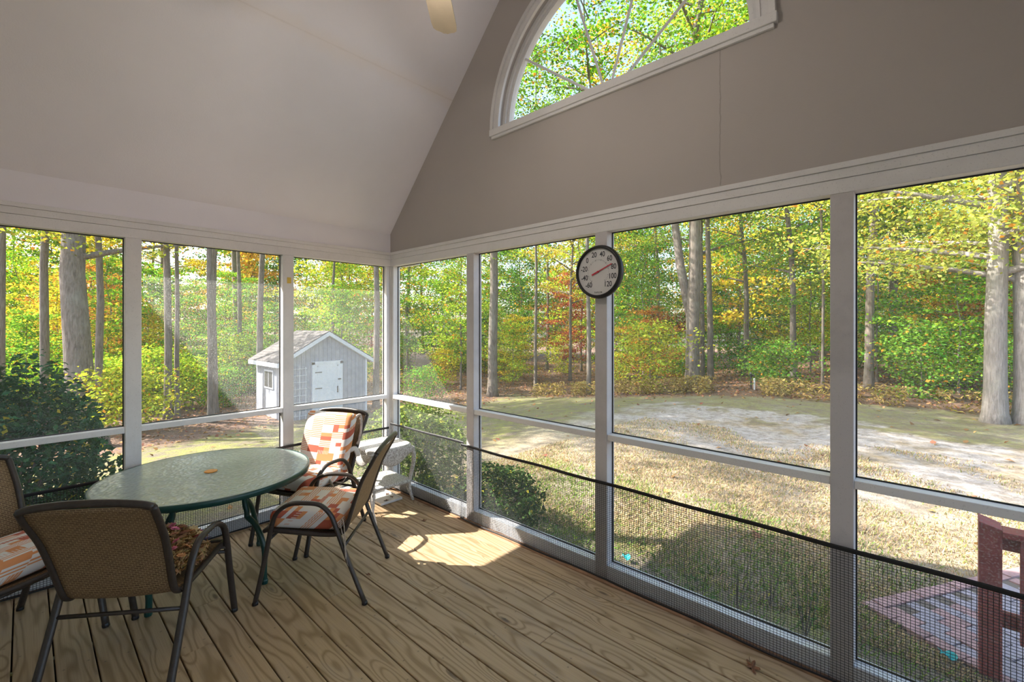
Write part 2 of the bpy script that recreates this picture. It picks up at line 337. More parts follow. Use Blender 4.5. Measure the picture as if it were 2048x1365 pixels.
DARK = simple('dark_iron', (.03, .03, .03), .5); TEAL = simple('teal_plastic', (.02, .48, .50), .4); PVC = simple('white_pvc', (.75, .75, .74), .4)
PAVER = simple('paver_grey', (.36, .325, .375), .85, .12, 9, bump=.2); PAVERP = simple('paver_pink', (.42, .26, .26), .85, .25, 9, bump=.2)
SIDING = simple('house_siding', (.66, .64, .60), .7, .05); ROOFO = simple('roof_underside', (.70, .68, .66), .8, .05)
BLADEM = simple('fan_blade_almond', (.62, .50, .36), .5, .05); BRASS = simple('antique_brass', (.45, .32, .14), .3, .1, metal=1)
DEADLEAF = simple('dead_leaf', (.20, .085, .04), .8, .45, 60, bump=.2); ORANGE = simple('orange_cap', (.78, .34, .06), .5, .1)
SILLW = m_paint('sill_paint', (.80, .80, .82), .12); JOIST = simple('joist_wood', (.12, .08, .05), .9); THRESH = simple('threshold_wood', (.36, .20, .11), .6, .3, 12)
TRAYW = simple('white_tray', (.78, .76, .73), .6, .1); YELLOW = simple('yellow_tag', (.70, .48, .08), .5)
DIAL = simple('dial_face', (.72, .70, .69), .35, .03); INK = simple('ink', (.03, .03, .04), .6); REDN = simple('needle_red', (.60, .03, .06), .4)

# ------------------------------------------------------------------ geometry numbers
F3 = Vector((-math.sin(YAW), math.cos(YAW), 0)); R3 = Vector((math.cos(YAW), math.sin(YAW), 0))
def ray(u, v): return F3 + R3*((u-1024)/FPX) + Vector((0, 0, 1))*((V0-v)/FPX)
def zg(x, y):
    z = -.42 - 1.0*sstep(-.5, 11, -x)*sstep(-12, 2, y+4) - .012*max(0, min(y, 25))
    return z + .03*math.sin(x*.9+1)*math.sin(y*.7)
def ghit(u, v):
    d = ray(u, v); t = 2.0
    while t < 80:
        p = Vector((CX, CY, CZ))+d*t
        if p.z <= zg(p.x, p.y): return p
        t += .03
    return p
def to_px(P):
    d = Vector(P)-Vector((CX, CY, CZ)); k = d.dot(F3)
    return (1024+FPX*d.dot(R3)/k, V0-FPX*d.z/k, k) if k > .1 else (-9999, 0, k)
W = 4.86; RIDGE_X = 2.43; CS = 1.045; Z_KNEE = 2.517; Z_HB = 2.197; Z_HT = 2.328; Z_RAIL = .917; Z_RIDGE = Z_KNEE+CS*RIDGE_X; YB = -3.6
PD = .09
# ------------------------------------------------------------------ floor: joists + planks
fl = MB()
for i in range(13): fl.box((.02+i*.4, YB+.05, -.20), (.06+i*.4, .08, -.032))
fl.box((-.08, .05, -.25), (W+.08, .09, -.031)); fl.box((-.09, YB, -.25), (-.05, .09, -.031))
floor = fl.build('floor', JOIST); floor['kind'] = 'structure'
pitch = .1386; cuts = {4: 2.52, 5: 1.75, 8: 1.36, 2: 2.30, 10: 2.15, 12: .9, 13: 1.30, 15: 2.6, 17: 1.1, 7: 3.3, 3: 3.9}
pm = {}
def plank(x0, x1, yc, wdt):
    key = (round(x1-x0, 3), round(wdt, 3))
    if key not in pm: pm[key] = MB().box((-(x1-x0)/2, -wdt/2, -.03), ((x1-x0)/2, wdt/2, 0)).mesh('plank', DECK)
    o = link('plank', pm[key], floor, ((x0+x1)/2, yc, random.uniform(-.0012, .0012)))
    b = o.modifiers.new('bevel', 'BEVEL'); b.width = .0045; b.segments = 2
for k in range(26):
    yc = -.035-pitch*(k+.5); wd = pitch-.0062
    if k in cuts: plank(-.04, cuts[k]-.0008, yc, wd); plank(cuts[k]+.0008, W+.04, yc, wd)
    else: plank(-.04, W+.04, yc, wd)
bx('threshold', (-.04, -.033, -.03), (W+.04, .09, .006), THRESH, floor, .002)
bx('threshold', (-.09, YB, -.03), (.012, -.03, .006), THRESH, floor, .002)

# ------------------------------------------------------------------ walls
def gable_poly():
    return [(0, Z_HT), (W, Z_HT), (W, Z_KNEE), (RIDGE_X, Z_RIDGE), (0, Z_KNEE)]
WC = Vector((RIDGE_X, 0, 3.118)); RO = .905
def wall_gable(name, y0, y1, mat):
    """gable wall with the half-round opening: two side polygons stitched around the arch"""
    m = MB(); NS = 32; arc = [(WC.x+RO*math.cos(math.pi*i/NS), WC.z+RO*math.sin(math.pi*i/NS)) for i in range(NS+1)]   # right to left
    quads = []
    def P(x, z, y): return (x, y, z)
    def roofz(x): return Z_KNEE+CS*min(x, W-x)
    for y in (y0, y1):
        m.add([P(0, Z_HT, y), P(W, Z_HT, y), P(W, WC.z if WC.z < Z_KNEE else Z_KNEE, y), P(0, Z_KNEE, y)], [(0, 1, 2, 3)])
        # band between knee line and window base, then columns above
        def rx(z): return (z-Z_KNEE)/CS
        m.add([P(0, Z_KNEE, y), P(W, Z_KNEE, y), P(W-rx(WC.z), WC.z, y), P(rx(WC.z), WC.z, y)], [(0, 1, 2, 3)])
        xl, xr = rx(WC.z), W-rx(WC.z)
        # left of window: fan strip from arc down the left half
        ar = arc
        for i in range(NS):
            (xa, za), (xb, zb) = ar[i], ar[i+1]
            m.add([P(xa, za, y), P(xa, roofz(xa), y), P(xb, roofz(xb), y), P(xb, zb, y)], [(0, 1, 2, 3)])
        m.add([P(WC.x+RO, WC.z, y), P(xr, WC.z, y), P(WC.x+RO, roofz(WC.x+RO), y)], [(0, 1, 2)])
        m.add([P(WC.x-RO, WC.z, y), P(xl, WC.z, y), P(WC.x-RO, roofz(WC.x-RO), y)], [(0, 1, 2)])
    ring = arc+[arc[0]]
    for i in range(len(ring)-1):
        (xa, za), (xb, zb) = ring[i], ring[i+1]; m.add([P(xa, za, y0), P(xb, zb, y0), P(xb, zb, y1), P(xa, za, y1)], [(0, 1, 2, 3)])
    o = m.build(name, mat); o['kind'] = 'structure'; return o
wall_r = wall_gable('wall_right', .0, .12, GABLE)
wall_l = bx('wall_left', (-.10, YB, Z_HT), (0, .12, Z_KNEE+.02), CEIL); wall_l['kind'] = 'structure'
wall_e = bx('wall_east', (W, YB, Z_HT), (W+.10, .12, Z_KNEE+.02), CEIL); wall_e['kind'] = 'structure'
m = MB(); ZH = 2.60
m.box((-7, YB-.15, -.6), (12, YB, 3.6)); m.add([(-.1, YB, 3.6), (W+.1, YB, 3.6), (RIDGE_X, YB, Z_RIDGE+.6), (-.1, YB-.15, 3.6), (W+.1, YB-.15, 3.6), (RIDGE_X, YB-.15, Z_RIDGE+.6)], [(0, 1, 2), (5, 4, 3), (0, 2, 5, 3), (1, 4, 5, 2)])
wb = m.build('wall_back', SIDING); wb['kind'] = 'structure'
# ceiling: two sloped slabs, reaching out over the side walls as eaves
def slope(name, sgn):
    x = lambda d: d if sgn > 0 else W-d
    ex = -.36; m = MB(); prof = [(x(0), Z_KNEE), (x(RIDGE_X), Z_RIDGE), (x(RIDGE_X), Z_RIDGE+.20), (x(ex), Z_KNEE+CS*ex+.22), (x(ex), 2.26), (x(-.10), 2.26), (x(-.10), Z_KNEE)]
    vs = [(a, YB, b) for a, b in prof]+[(a, .42, b) for a, b in prof]; n = len(prof)
    # front part (beyond the gable) and room part share the prism
    m.add(vs, [tuple(range(n)), tuple(range(2*n-1, n-1, -1))]+[(i, n+i, n+(i+1) % n, (i+1) % n) for i in range(n)])
    o = m.build(name, CEIL); o['kind'] = 'structure'; return o
ceil_l = slope('ceiling', 1); ceil_e = slope('ceiling_east', -1)
# house roof eave to the left of the porch (throws the slanting shadow edge on the left screens)
m = MB(); m.box((-7.4, YB-.2, 3.55), (-.36, YB+.40, 3.70)); m.add([(-7.4, YB+.40, 3.70), (-.36, YB+.40, 3.70), (-.36, YB-4, 5.9), (-7.4, YB-4, 5.9)], [(0, 1, 2, 3)])
hr = m.build('roof_house', ROOFO); hr['kind'] = 'structure'

# headers, posts, rails, sill plates, screens
def hdr(parent, side):
    segs = [(Z_HB, 2.262, .0, 'header_board'), (2.2625, 2.305, -.006, 'header_board'), (2.305, Z_HT+.004, -.014, 'crown_strip')]
    for z0, z1, off, nm in segs:
        if side == 'R': bx(nm, (0 if off == 0 else off*-1, off, z0), (W, PD, z1), WHITE, parent, .0025)
        elif side == 'L': bx(nm, (-PD, YB, z0), (-off, PD if off == 0 else 0, z1), WHITE, parent, .0025)
        else: bx(nm, (W+off, YB, z0), (W+PD, 0, z1), WHITE, parent, .0025)
hdr(wall_r, 'R'); hdr(wall_l, 'L'); hdr(wall_e, 'E')
RP = [1.1875, 2.4265, 3.671]; LP = [-.977, -1.985, -2.99]
def screen_pane(parent, a, b): 
    m = MB()
    (x0, y0, z0), (x1, y1, z1) = a, b
    if abs(y0-y1) < 1e-6: m.add([(x0, y0, z0), (x1, y0, z0), (x1, y0, z1), (x0, y0, z1)], [(0, 1, 2, 3)])
    else: m.add([(x0, y0, z0), (x0, y1, z0), (x0, y1, z1), (x0, y0, z1)], [(0, 1, 2, 3)])
    return m.build('screen', SCREEN, parent)
def stops(parent, ax, a0, a1, c, z0, z1):
    """thin dark spline strip holding the screen + white stop strips around an opening"""
    for (p, q) in (((a0, z0), (a1, z0+.006)), ((a0, z1-.006), (a1, z1)), ((a0, z0), (a0+.006, z1)), ((a1-.006, z0), (a1, z1))):
        if ax == 0: bx('spline', (p[0], c-.004, p[1]), (q[0], c+.004, q[1]), BLACKP, parent)
        else: bx('spline', (c-.004, p[0], p[1]), (c+.004, q[0], q[1]), BLACKP, parent)
hw = .0435; SY = .066
# corner posts
bx('post', (-PD, .0, 0), (0.0, PD, Z_HB), WHITE, wall_r, .003); bx('post', (0, .012, 0), (.035, PD, Z_HB), WHITE, wall_r, .002); bx('post', (-PD, -.035, 0), (-.012, 0, Z_HB), WHITE, wall_l, .002)
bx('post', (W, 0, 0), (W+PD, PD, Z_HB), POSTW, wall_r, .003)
xs = [.035]+RP+[W]
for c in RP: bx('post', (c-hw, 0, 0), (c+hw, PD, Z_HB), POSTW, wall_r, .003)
for i in range(4):
    a = xs[i]+(hw if i else 0); b = xs[i+1]-(hw if i < 3 else 0)
    bx('rail', (a, .004, Z_RAIL-.038), (b, PD-.004, Z_RAIL), WHITE, wall_r, .003)
    bx('sill_plate', (a, .002, .006), (b, PD, .095), SILLW, wall_r, .003)
    for z0, z1 in ((.095, Z_RAIL-.038), (Z_RAIL, Z_HB)):
        sc_ = screen_pane(wall_r, (a, SY, z0), (b, SY, z1)); stops(sc_, 0, a, b, SY, z0, z1)
ys = [-.035]+LP+[YB]
for c in LP: bx('post', (-PD, c-hw, 0), (0, c+hw, Z_HB), WHITE, wall_l, .003)
for i in range(4):
    b = ys[i]-(hw if i else 0); a = ys[i+1]+(hw if i < 3 else 0)
    bx('rail', (-PD+.004, a, Z_RAIL-.038), (-.004, b, Z_RAIL), WHITE, wall_l, .003)
    bx('sill_plate', (-PD, a, .006), (-.002, b, .095), SILLW, wall_l, .003)
    for z0, z1 in ((.095, Z_RAIL-.038), (Z_RAIL, Z_HB)):
        sc_ = screen_pane(wall_l, (-SY, a, z0), (-SY, b, z1)); stops(sc_, 1, a, b, -SY, z0, z1)
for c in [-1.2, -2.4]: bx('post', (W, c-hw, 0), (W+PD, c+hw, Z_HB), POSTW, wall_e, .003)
ye = [0, -1.2, -2.4, YB]
for i in range(3):
    b, a = ye[i]-(hw if i else 0), ye[i+1]+(hw if i < 2 else 0)
    bx('rail', (W+.004, a, Z_RAIL-.038), (W+PD-.004, b, Z_RAIL), WHITE, wall_e, .003); bx('sill_plate', (W, a, .006), (W+PD, b, .095), SILLW, wall_e)
    screen_pane(wall_e, (W+SY, a, .095), (W+SY, b, Z_HB))
# ------------------------------------------------------------------ half-round window
win = empty('window_1', (WC.x, 0, WC.z)); win['kind'] = 'structure'
def arcband(r0, r1, y0, y1, n=40):
    m = MB()
    def P(r, a, y): return (r*math.cos(a), y, r*math.sin(a))
    for i in range(n):
        a, b = math.pi*i/n, math.pi*(i+1)/n
        v = [P(r0, a, y0), P(r1, a, y0), P(r1, b, y0), P(r0, b, y0), P(r0, a, y1), P(r1, a, y1), P(r1, b, y1), P(r0, b, y1)]
        m.add(v, [(0, 1, 2, 3), (7, 6, 5, 4), (0, 3, 7, 4), (1, 5, 6, 2)])
    return m
arcband(RO-.004, RO+.072, -.016, 0).build('casing', WHITE, win); arcband(RO+.05, RO+.078, -.028, 0).build('casing_bead', WHITE, win); arcband(RO-.006, RO+.012, -.021, 0).build('casing_bead', WHITE, win)
arcband(RO-.03, RO+.002, .03, .10).build('window_frame', WHITE, win); arcband(RO-.055, RO-.03, .05, .10).build('window_frame', WHITE, win)
MB().box((-RO-.085, -.03, -.045), (RO+.085, .12, .006)).build('sill', WHITE, win, bevel=.004); MB().box((-RO-.07, -.02, -.066), (RO+.07, 0, -.045)).build('sill_apron', WHITE, win, bevel=.003)
m = MB(); NA = 40; pv = [((RO-.04)*math.cos(math.pi*i/NA), .08, (RO-.04)*math.sin(math.pi*i/NA)) for i in range(NA+1)]; m.add(pv, [tuple(range(NA+1))]); m.build('pane', PANE, win)
for an in (144, 108, 72, 36):
    a = math.radians(an); m = MB(); m.tube([(.05*math.cos(a), .073, .05*math.sin(a)-.05), ((RO-.03)*math.cos(a), .073, (RO-.03)*math.sin(a)-.02)], .009, 6); m.build('muntin', WHITE, win)

# ------------------------------------------------------------------ netting
def netting(name, label, fn, L, h, du=.0146, dv=.0118, tv=.0012, hem=True):
    """fn(s, z) -> (point, normal)"""
    root = empty(name, fn(0, 0)[0]); base = Vector(fn(0, 0)[0]); m = MB()
    nseg = 6; n = int(L/du)
    def q(s, z): return Vector(fn(s, z)[0])-base
    for i in range(n+1):
        s = i*du; m.tube([q(s, h*j/nseg) for j in range(nseg+1)], tv, 3, cap=False, up=(0, 1, .1))
    nz = int(h/dv); ns = max(10, int(L/.09))
    for j in range(nz+1):
        z = j*dv; m.tube([q(L*i/ns, z) for i in range(ns+1)], tv*1.15, 3, cap=False)
    o = m.build('netting_mesh', NETM, root); o['kind'] = 'stuff'
    if hem:
        m = MB(); m.tube([q(L*i/ns, h-.004) for i in range(ns+1)], .0035, 6, r2=.011, up=(0, 0, 1)); m.build('top_hem', NETM, root)
        m = MB(); m.tube([q(L*i/ns, .004) for i in range(ns+1)], .005, 6); m.build('bottom_hem', NETM, root)
    return tag(root, label, 'netting')
def wave(s, z): return .010*math.sin(s*3.1+.6)*(1-z/.7)+.006*math.sin(s*9+z*6)
netting('garden_netting', 'long black plastic netting along the base of the right screens', lambda s, z: ((1.10+s, -.022-max(-.012, wave(s, z))-.0, .007+z), None), W-1.12, .612)
netting('garden_netting', 'short black netting panel in the corner beside the wicker table', lambda s, z: ((.02+s, -.012-.5*max(-.012, wave(s+2, z)), .007+z), None), 1.10, .628)
netting('garden_netting', 'black plastic netting along the base of the left screens', lambda s, z: ((.022+max(-.010, wave(s, z)), -.03-s, .007+z), None), 3.3, .59)

# ------------------------------------------------------------------ furniture: chairs
def chair_frame_path(sx):
    x0, x1 = sx*.252, sx*.262
    return smooth_path([(x0, .316, 0), (x0, .262, .24), (x0, .222, .44), (x0, .190, .525), (x0, .118, .574), (sx*.256, .03, .582), (sx*.256, -.055, .570), (sx*.258, -.112, .520), (sx*.258, -.140, .462), (sx*.26, -.195, .31), (x1, -.316, 0)], 5)
def make_chair():
    root = empty('patio_chair')
    fr_ = {}; rl_ = {}
    for sx in (-1, 1):
        m = MB(); m.tube(chair_frame_path(sx), .0125, 8, r2=.017, up=(1, 0, 0)); fr_[sx] = m.build('arm_and_leg_frame', BROWNM, root, smooth=True)
    # sling rails: seat side tubes that turn up into the back posts
    prof = [(.275, .408), (.255, .415), (.12, .402), (-.04, .386), (-.135, .385), (-.175, .40), (-.200, .44), (-.245, .58), (-.290, .70), (-.345, .80), (-.375, .858)]
    def halfw(y, z): return .222 + (.0 if z < .45 else .022*min(1, (z-.45)/.35))
    for sx in (-1, 1):
        m = MB(); m.tube(smooth_path([(sx*halfw(y, z), y, z) for y, z in prof], 4), .0125, 8, r2=.0155, up=(1, 0, 0)); rl_[sx] = m.build('sling_rail', BROWNM, root, smooth=True)
    m = MB(); m.tube(smooth_path([(-.244, -.374, .856), (-.20, -.382, .872), (-.10, -.388, .884), (0, -.390, .888), (.10, -.388, .884), (.20, -.382, .872), (.244, -.374, .856)], 4), .0135, 8, r2=.016); m.build('top_rail', BROWNM, root, smooth=True)
    m = MB(); m.tube(smooth_path([(-.222, .275, .409), (-.12, .283, .404), (0, .286, .402), (.12, .283, .404), (.222, .275, .409)], 3), .0125, 8); m.build('front_rail', BROWNM, root, smooth=True)
    for nm, y, z in (('crossbar', -.188, .325), ('crossbar', .235, .372)):
        m = MB(); m.tube([(-.257, y, z), (.257, y, z)], .009, 8); m.build(nm, BROWNM, root, smooth=True)
    for sx in (-1, 1):
        MB().tube([(sx*.222, .215, .405), (sx*.254, .232, .40)], .010, 6).build('bracket', BROWNM, rl_[sx]); MB().tube([(sx*.222, -.150, .392), (sx*.259, -.165, .39)], .010, 6).build('bracket', BROWNM, rl_[sx])
    P = smooth_path([Vector((0, y, z)) for y, z in prof], 4)
    Ls = [0]
    for a, b in zip(P, P[1:]): Ls.append(Ls[-1]+(b-a).length)
    def sl(u, v):
        s = v*Ls[-1]; i = 0
        while i < len(Ls)-2 and Ls[i+1] < s: i += 1
        t = (s-Ls[i])/(Ls[i+1]-Ls[i]); p = P[i].lerp(P[i+1], t); hw_ = halfw(p.y, p.z)-.008; k = 1-(2*u-1)**2
        sag = .012*k
        if p.z > .45: return (p.x+(2*u-1)*hw_, p.y-sag*.9+(-.012*k if v > .97 else 0), p.z+.012*k*max(0, (v-.8)/.2))
        return (p.x+(2*u-1)*hw_, p.y, p.z-sag)
    m = MB(); m.grid(12, 40, sl, (.46, 1.0)); o = m.build('sling', SLING, root, smooth=True)
    so_ = o.modifiers.new('thick', 'SOLIDIFY'); so_.thickness = .003; so_.offset = 0
    for sx in (-1, 1):
        for (y, x) in ((.316, .252), (-.316, .262)):
            m = MB(); m.lathe([(.016, 0), (.017, .012), (.013, .02)], 8, Matrix.Translation((sx*x, y+(-.004 if y > 0 else .004), 0))); m.build('foot_cap', BLACKP, fr_[sx])
    return root
def place_chair(o, c, f, label):
    o.location = (c[0], c[1], .0015); o.rotation_euler = (0, 0, math.atan2(f[1], f[0])-math.pi/2); tag(o, label, 'chair', 'patio chairs around the glass table'); return o
ch = make_chair()
CHP = {'A': ((1.18, -2.08), (-.773, .634)), 'B': ((1.17, -1.19), (-.713, -.700)), 'C': ((.435, -.98), (.41, -.91)), 'D': ((.605, -2.57), (.86, .51))}
cB = copy_tree(ch); cC = copy_tree(ch); cD = copy_tree(ch)
place_chair(ch, *CHP['A'], 'brown sling patio chair seen from behind, dried flowers on its seat')
place_chair(cB, *CHP['B'], 'brown sling patio chair in side view with a seat cushion only, nearest the open deck')
place_chair(cC, *CHP['C'], 'brown sling patio chair with a tall two-part cushion, beside the wicker table')
place_chair(cD, *CHP['D'], 'brown sling patio chair cut off by the left edge of the photo')
def local_root(name, key, off=(0, 0, 0)):
    c, f = CHP[key]; rz = math.atan2(f[1], f[0])-math.pi/2
    M = Matrix.Translation((c[0], c[1], 0)) @ Matrix.Rotation(rz, 4, 'Z'); p = M @ Vector(off)
    return empty(name, p, rz)
def pad(size, r, thin, n=14, puff=.28):
    hx, hy, hz = [s/2 for s in size]; bm = bmesh.new(); bmesh.ops.create_cube(bm, size=2); bmesh.ops.subdivide_edges(bm, edges=bm.edges[:], cuts=n, use_grid_fill=True)
    H3 = (hx, hy, hz)
    for v in bm.verts:
        p = [math.copysign(1-(1-abs(v.co[i]))**1.35, v.co[i])*H3[i] for i in range(3)]
        q = [max(-(H3[i]-r), min(H3[i]-r, p[i])) for i in range(3)]; d = Vector(p)-Vector(q)
        if d.length > 1e-6: p = Vector(q)+d.normalized()*r
        else: p = Vector(p)
        oth = [i for i in range(3) if i != thin]
        k = 1+puff*(1-(p[oth[0]]/H3[oth[0]])**2)*(1-(p[oth[1]]/H3[oth[1]])**2); p[thin] *= k
        v.co = p
    uvl = bm.loops.layers.uv.new('UVMap')
    for f in bm.faces:
        f.smooth = True
        for l in f.loops:
            x, y, z = l.vert.co
            l[uvl].uv = (x*1.0+.8*z+3, y+z+3) if thin == 2 else (x+.8*y+3.3, z+y+3.7)
    me = bpy.data.meshes.new('pad'); bm.to_mesh(me); bm.free(); me.materials.append(CUSH); return me
def ribbon(parent, pts, w=.007, mat=None):
    m = MB(); m.tube(smooth_path(pts, 4), .0018, 6, r2=w); return m.build('tie', mat or TIE, parent, smooth=True)
seat_me = pad((.445, .43, .105), .042, 2)
# chair B cushion
r = local_root('seat_cushion', 'B', (0, .045, .462)); link('seat_pad', seat_me, r, (0, 0, .0), (math.radians(3), 0, 0))
ribbon(r, [(-.20, -.20, .0), (-.262, -.235, .02), (-.272, -.245, -.03), (-.268, -.25, -.12), (-.272, -.262, -.22), (-.262, -.30, -.30)]); ribbon(r, [(-.21, -.20, -.01), (-.268, -.225, -.02), (-.276, -.245, -.10), (-.280, -.255, -.19)])
ribbon(r, [(.20, -.20, 0), (.255, -.235, .0), (.262, -.25, -.10), (.266, -.275, -.20), (.262, -.285, -.25)]); tag(r, 'orange and cream patchwork seat cushion with trailing ties, on the side-view chair', 'cushion', 'patchwork chair cushions')
# chair D cushion
r = local_root('seat_cushion', 'D', (0, .045, .462)); link('seat_pad', seat_me, r, (0, 0, 0), (math.radians(3), 0, 0)); ribbon(r, [(.20, -.20, 0), (.24, -.23, .0), (.238, -.26, -.08), (.24, -.28, -.16)])
tag(r, 'orange and cream patchwork seat cushion on the leftmost chair, partly hidden', 'cushion', 'patchwork chair cushions')
# chair C two-part cushion
r = local_root('chair_cushion', 'C', (0, .02, .448)); link('seat_pad', pad((.455, .47, .095), .04, 2), r, (0, .03, .005), (math.radians(3), 0, 0))
link('back_pad', pad((.46, .085, .455), .036, 1), r, (0, -.205, .225), (math.radians(-(-17)), 0, 0))
ribbon(r, [(-.22, -.26, .40), (-.255, -.29, .43), (-.272, -.28, .34), (-.268, -.26, .24), (-.255, -.25, .20)], .010); ribbon(r, [(-.225, -.20, .16), (-.25, -.23, .17), (-.262, -.25, .12), (-.25, -.26, .10)], .02, simple('cream_tie', (.70, .66, .60), .8))
ribbon(r, [(-.225, .03, -.01), (-.262, .05, -.02), (-.270, .03, -.08), (-.262, 0, -.10)], .02, simple('cream_tie_low', (.70, .66, .60), .8)); ribbon(r, [(-.225, -.10, 0), (-.268, -.12, .01), (-.27, -.06, -.04), (-.235, -.02, -.03)], .004)
tag(r, 'orange and cream patchwork cushion with high back, catching the sun by the corner', 'cushion', 'patchwork chair cushions')
# ------------------------------------------------------------------ dried flowers on chair A
def leaves(C, size, up=.5, aspect=.55, fold=.18, rng=RNG, droop=0.0):
    """N leaf quads around centres C: arrays of vertices and faces"""
    n = len(C); d = rng.normal(size=(n, 3)); d[:, 2] *= .55; d[:, 2] -= droop; d /= np.linalg.norm(d, axis=1)[:, None]
    nn = rng.normal(size=(n, 3)); nn[:, 2] += up*3; nn -= d*(nn*d).sum(1)[:, None]; nn /= np.linalg.norm(nn, axis=1)[:, None]
    sd = np.cross(d, nn); s = (size*rng.uniform(.65, 1.35, n))[:, None]
    v = np.empty((n, 4, 3)); v[:, 0] = C-d*s*.5; v[:, 2] = C+d*s*.5; v[:, 1] = C+sd*s*.5*aspect+nn*s*fold-d*s*.06; v[:, 3] = C-sd*s*.5*aspect+nn*s*fold-d*s*.06
    return v.reshape(-1, 3)
def leafmesh(name, V, mat):
    n = len(V)//4; me = bpy.data.meshes.new(name); me.vertices.add(n*4); me.vertices.foreach_set('co', V.astype(np.float32).ravel())
    me.loops.add(n*4); me.polygons.add(n); me.loops.foreach_set('vertex_index', np.arange(n*4, dtype=np.int32)); me.polygons.foreach_set('loop_start', np.arange(0, n*4, 4, dtype=np.int32))
    try: me.polygons.foreach_set('loop_total', np.full(n, 4, dtype=np.int32))
    except Exception: pass
    me.materials.append(mat); me.update(); me.validate(); return me
fr = local_root('dried_flower_mat', 'A', (0, .06, .402))
rg = np.random.default_rng(3); n = 5200; a = rg.uniform(0, 2*np.pi, n); rr = np.sqrt(rg.uniform(0, 1, n)); Cn = np.stack([.215*rr*np.cos(a), .205*rr*np.sin(a), (.17*(1-.55*rr**2))*rg.uniform(.15, 1, n)+.012], 1)
o = link('dried_foliage', leafmesh('dried_foliage', leaves(Cn, .036, .2, .35, .1, rg, -.35), DRYLEAF), fr); o['kind'] = 'stuff'; o.color = (.48, .30, .14, 1)
def bloom(c1):
    m = MB(); 
    for ring, (np_, L_, tilt) in enumerate(((8, .017, .15), (6, .012, .55), (4, .007, 1.0))):
        for k in range(np_):
            an = 2*math.pi*(k+.4*ring)/np_; d = Vector((math.cos(an)*math.cos(tilt), math.sin(an)*math.cos(tilt), math.sin(tilt))); s_ = Vector((-math.sin(an), math.cos(an), 0))
            m.add([Vector((0, 0, .002*ring)), d*L_*.6+s_*L_*.34, d*L_, d*L_*.6-s_*L_*.34], [(0, 1, 2, 3)])
    return m.mesh('flower', simple('petal', c1, .8, .25, 90))
blooms = [bloom(c) for c in ((.70, .20, .30), (.75, .38, .16), (.70, .52, .26), (.16, .18, .34), (.45, .06, .07), (.55, .26, .15))]
for k in range(64):
    a = k*2.399; q = math.sqrt((k+.5)/64); z = .17*(1-.55*q*q)+.014
    o = link('flower', blooms[rg.integers(0, 6)], fr, (.21*q*math.cos(a), .20*q*math.sin(a), z), (rg.uniform(-.5, .5), rg.uniform(-.5, .5), rg.uniform(0, 6))); sc = rg.uniform(1.1, 1.8); o.scale = (sc, sc, sc)
tag(fr, 'mat of dried brown, orange and pink flowers lying on the chair seat', 'dried flowers')
# ------------------------------------------------------------------ table
TC = (.60, -1.685); TR = .575; TZ = .672
t = empty('round_patio_table', (TC[0], TC[1], .0015), 0)
m = MB(); m.lathe([(.02, TZ-.005), (.10, TZ-.005), (.3, TZ-.005), (TR-.012, TZ-.005), (TR-.006, TZ-.002), (TR-.012, TZ), (.3, TZ), (.02, TZ)], 72, cap=False); m.build('glass_top', TGLASS, t, smooth=False)
m = MB(); m.lathe([(TR-.020, TZ-.006), (TR-.004, TZ+.0005), (TR+.004, TZ-.001), (TR+.007, TZ-.012), (TR+.004, TZ-.034), (TR-.008, TZ-.038), (TR-.022, TZ-.034), (TR-.020, TZ-.006)], 72, cap=False); m.build('rim', GREENM, t, smooth=True)
feet = [(-.232, .363), (.328, .212), (.194, -.338), (-.366, -.185)]
for fx, fy in feet:
    an = math.atan2(fy, fx); ux, uy = math.cos(an), math.sin(an); L_ = math.hypot(fx, fy)
    q = lambda r_, z: (ux*r_, uy*r_, z)
    m = MB(); m.tube(smooth_path([q(TR-.30, TZ-.03), q(TR-.32, .58), q(TR-.325, .50), q(TR-.31, .44), q(.27, .405), q(.315, .37), q(.36, .30), q(.39, .20), q(L_-.004, .08), q(L_, .0)], 5), .0165, 10); lg_ = m.build('leg', GREENM, t, smooth=True)
    m = MB(); m.lathe([(.019, 0), (.020, .02), (.017, .028)], 10, Matrix.Translation(q(L_, 0))); m.build('foot_cap', GREENM, lg_)
    m = MB(); m.tube([q(TR-.30, TZ-.034), q(TR-.01, TZ-.026)], .011, 8); m.build('spoke', GREENM, t)
# brace ring with oval cut-outs under the top
for k in range(4):
    a0 = math.atan2(feet[k][1], feet[k][0]); a1 = math.atan2(feet[(k+1) % 4][1], feet[(k+1) % 4][0]); RB = TR-.315
    p0 = Vector((RB*math.cos(a0), RB*math.sin(a0), 0)); p1 = Vector((RB*math.cos(a1), RB*math.sin(a1), 0)); d = (p1-p0).normalized(); L_ = (p1-p0).length; nrm = Vector((d.y, -d.x, 0))
    M = Matrix.Translation(p0+Vector((0, 0, .55))) @ Matrix(((d.x, 0, nrm.x, 0), (d.y, 0, nrm.y, 0), (0, 1, 0, 0), (0, 0, 0, 1)))
    m = MB(); m.box((.01, 0, -.004), (L_-.01, .012, .004), M); m.box((.01, .062, -.004), (L_-.01, .074, .004), M)
    for j in range(6):
        x = .01+(L_-.02)*j/5; m.box((x-.008, .008, -.004), (x+.008, .066, .004), M)
    m.build('brace_band', GREENM, t)
tag(t, 'round pebbled-glass patio table with dark green metal rim and curved legs', 'table')
# umbrella-hole cap and specks on top
m = MB(); m.lathe([(.001, 0), (.034, 0), (.037, .003), (.034, .0065), (.012, .008), (.001, .008)], 24); o = m.build('umbrella_hole_cap', ORANGE, loc=(TC[0]+.005, TC[1]+.004, TZ+.002)); tag(o, 'flat orange round cap lying at the middle of the glass table top', 'cap')
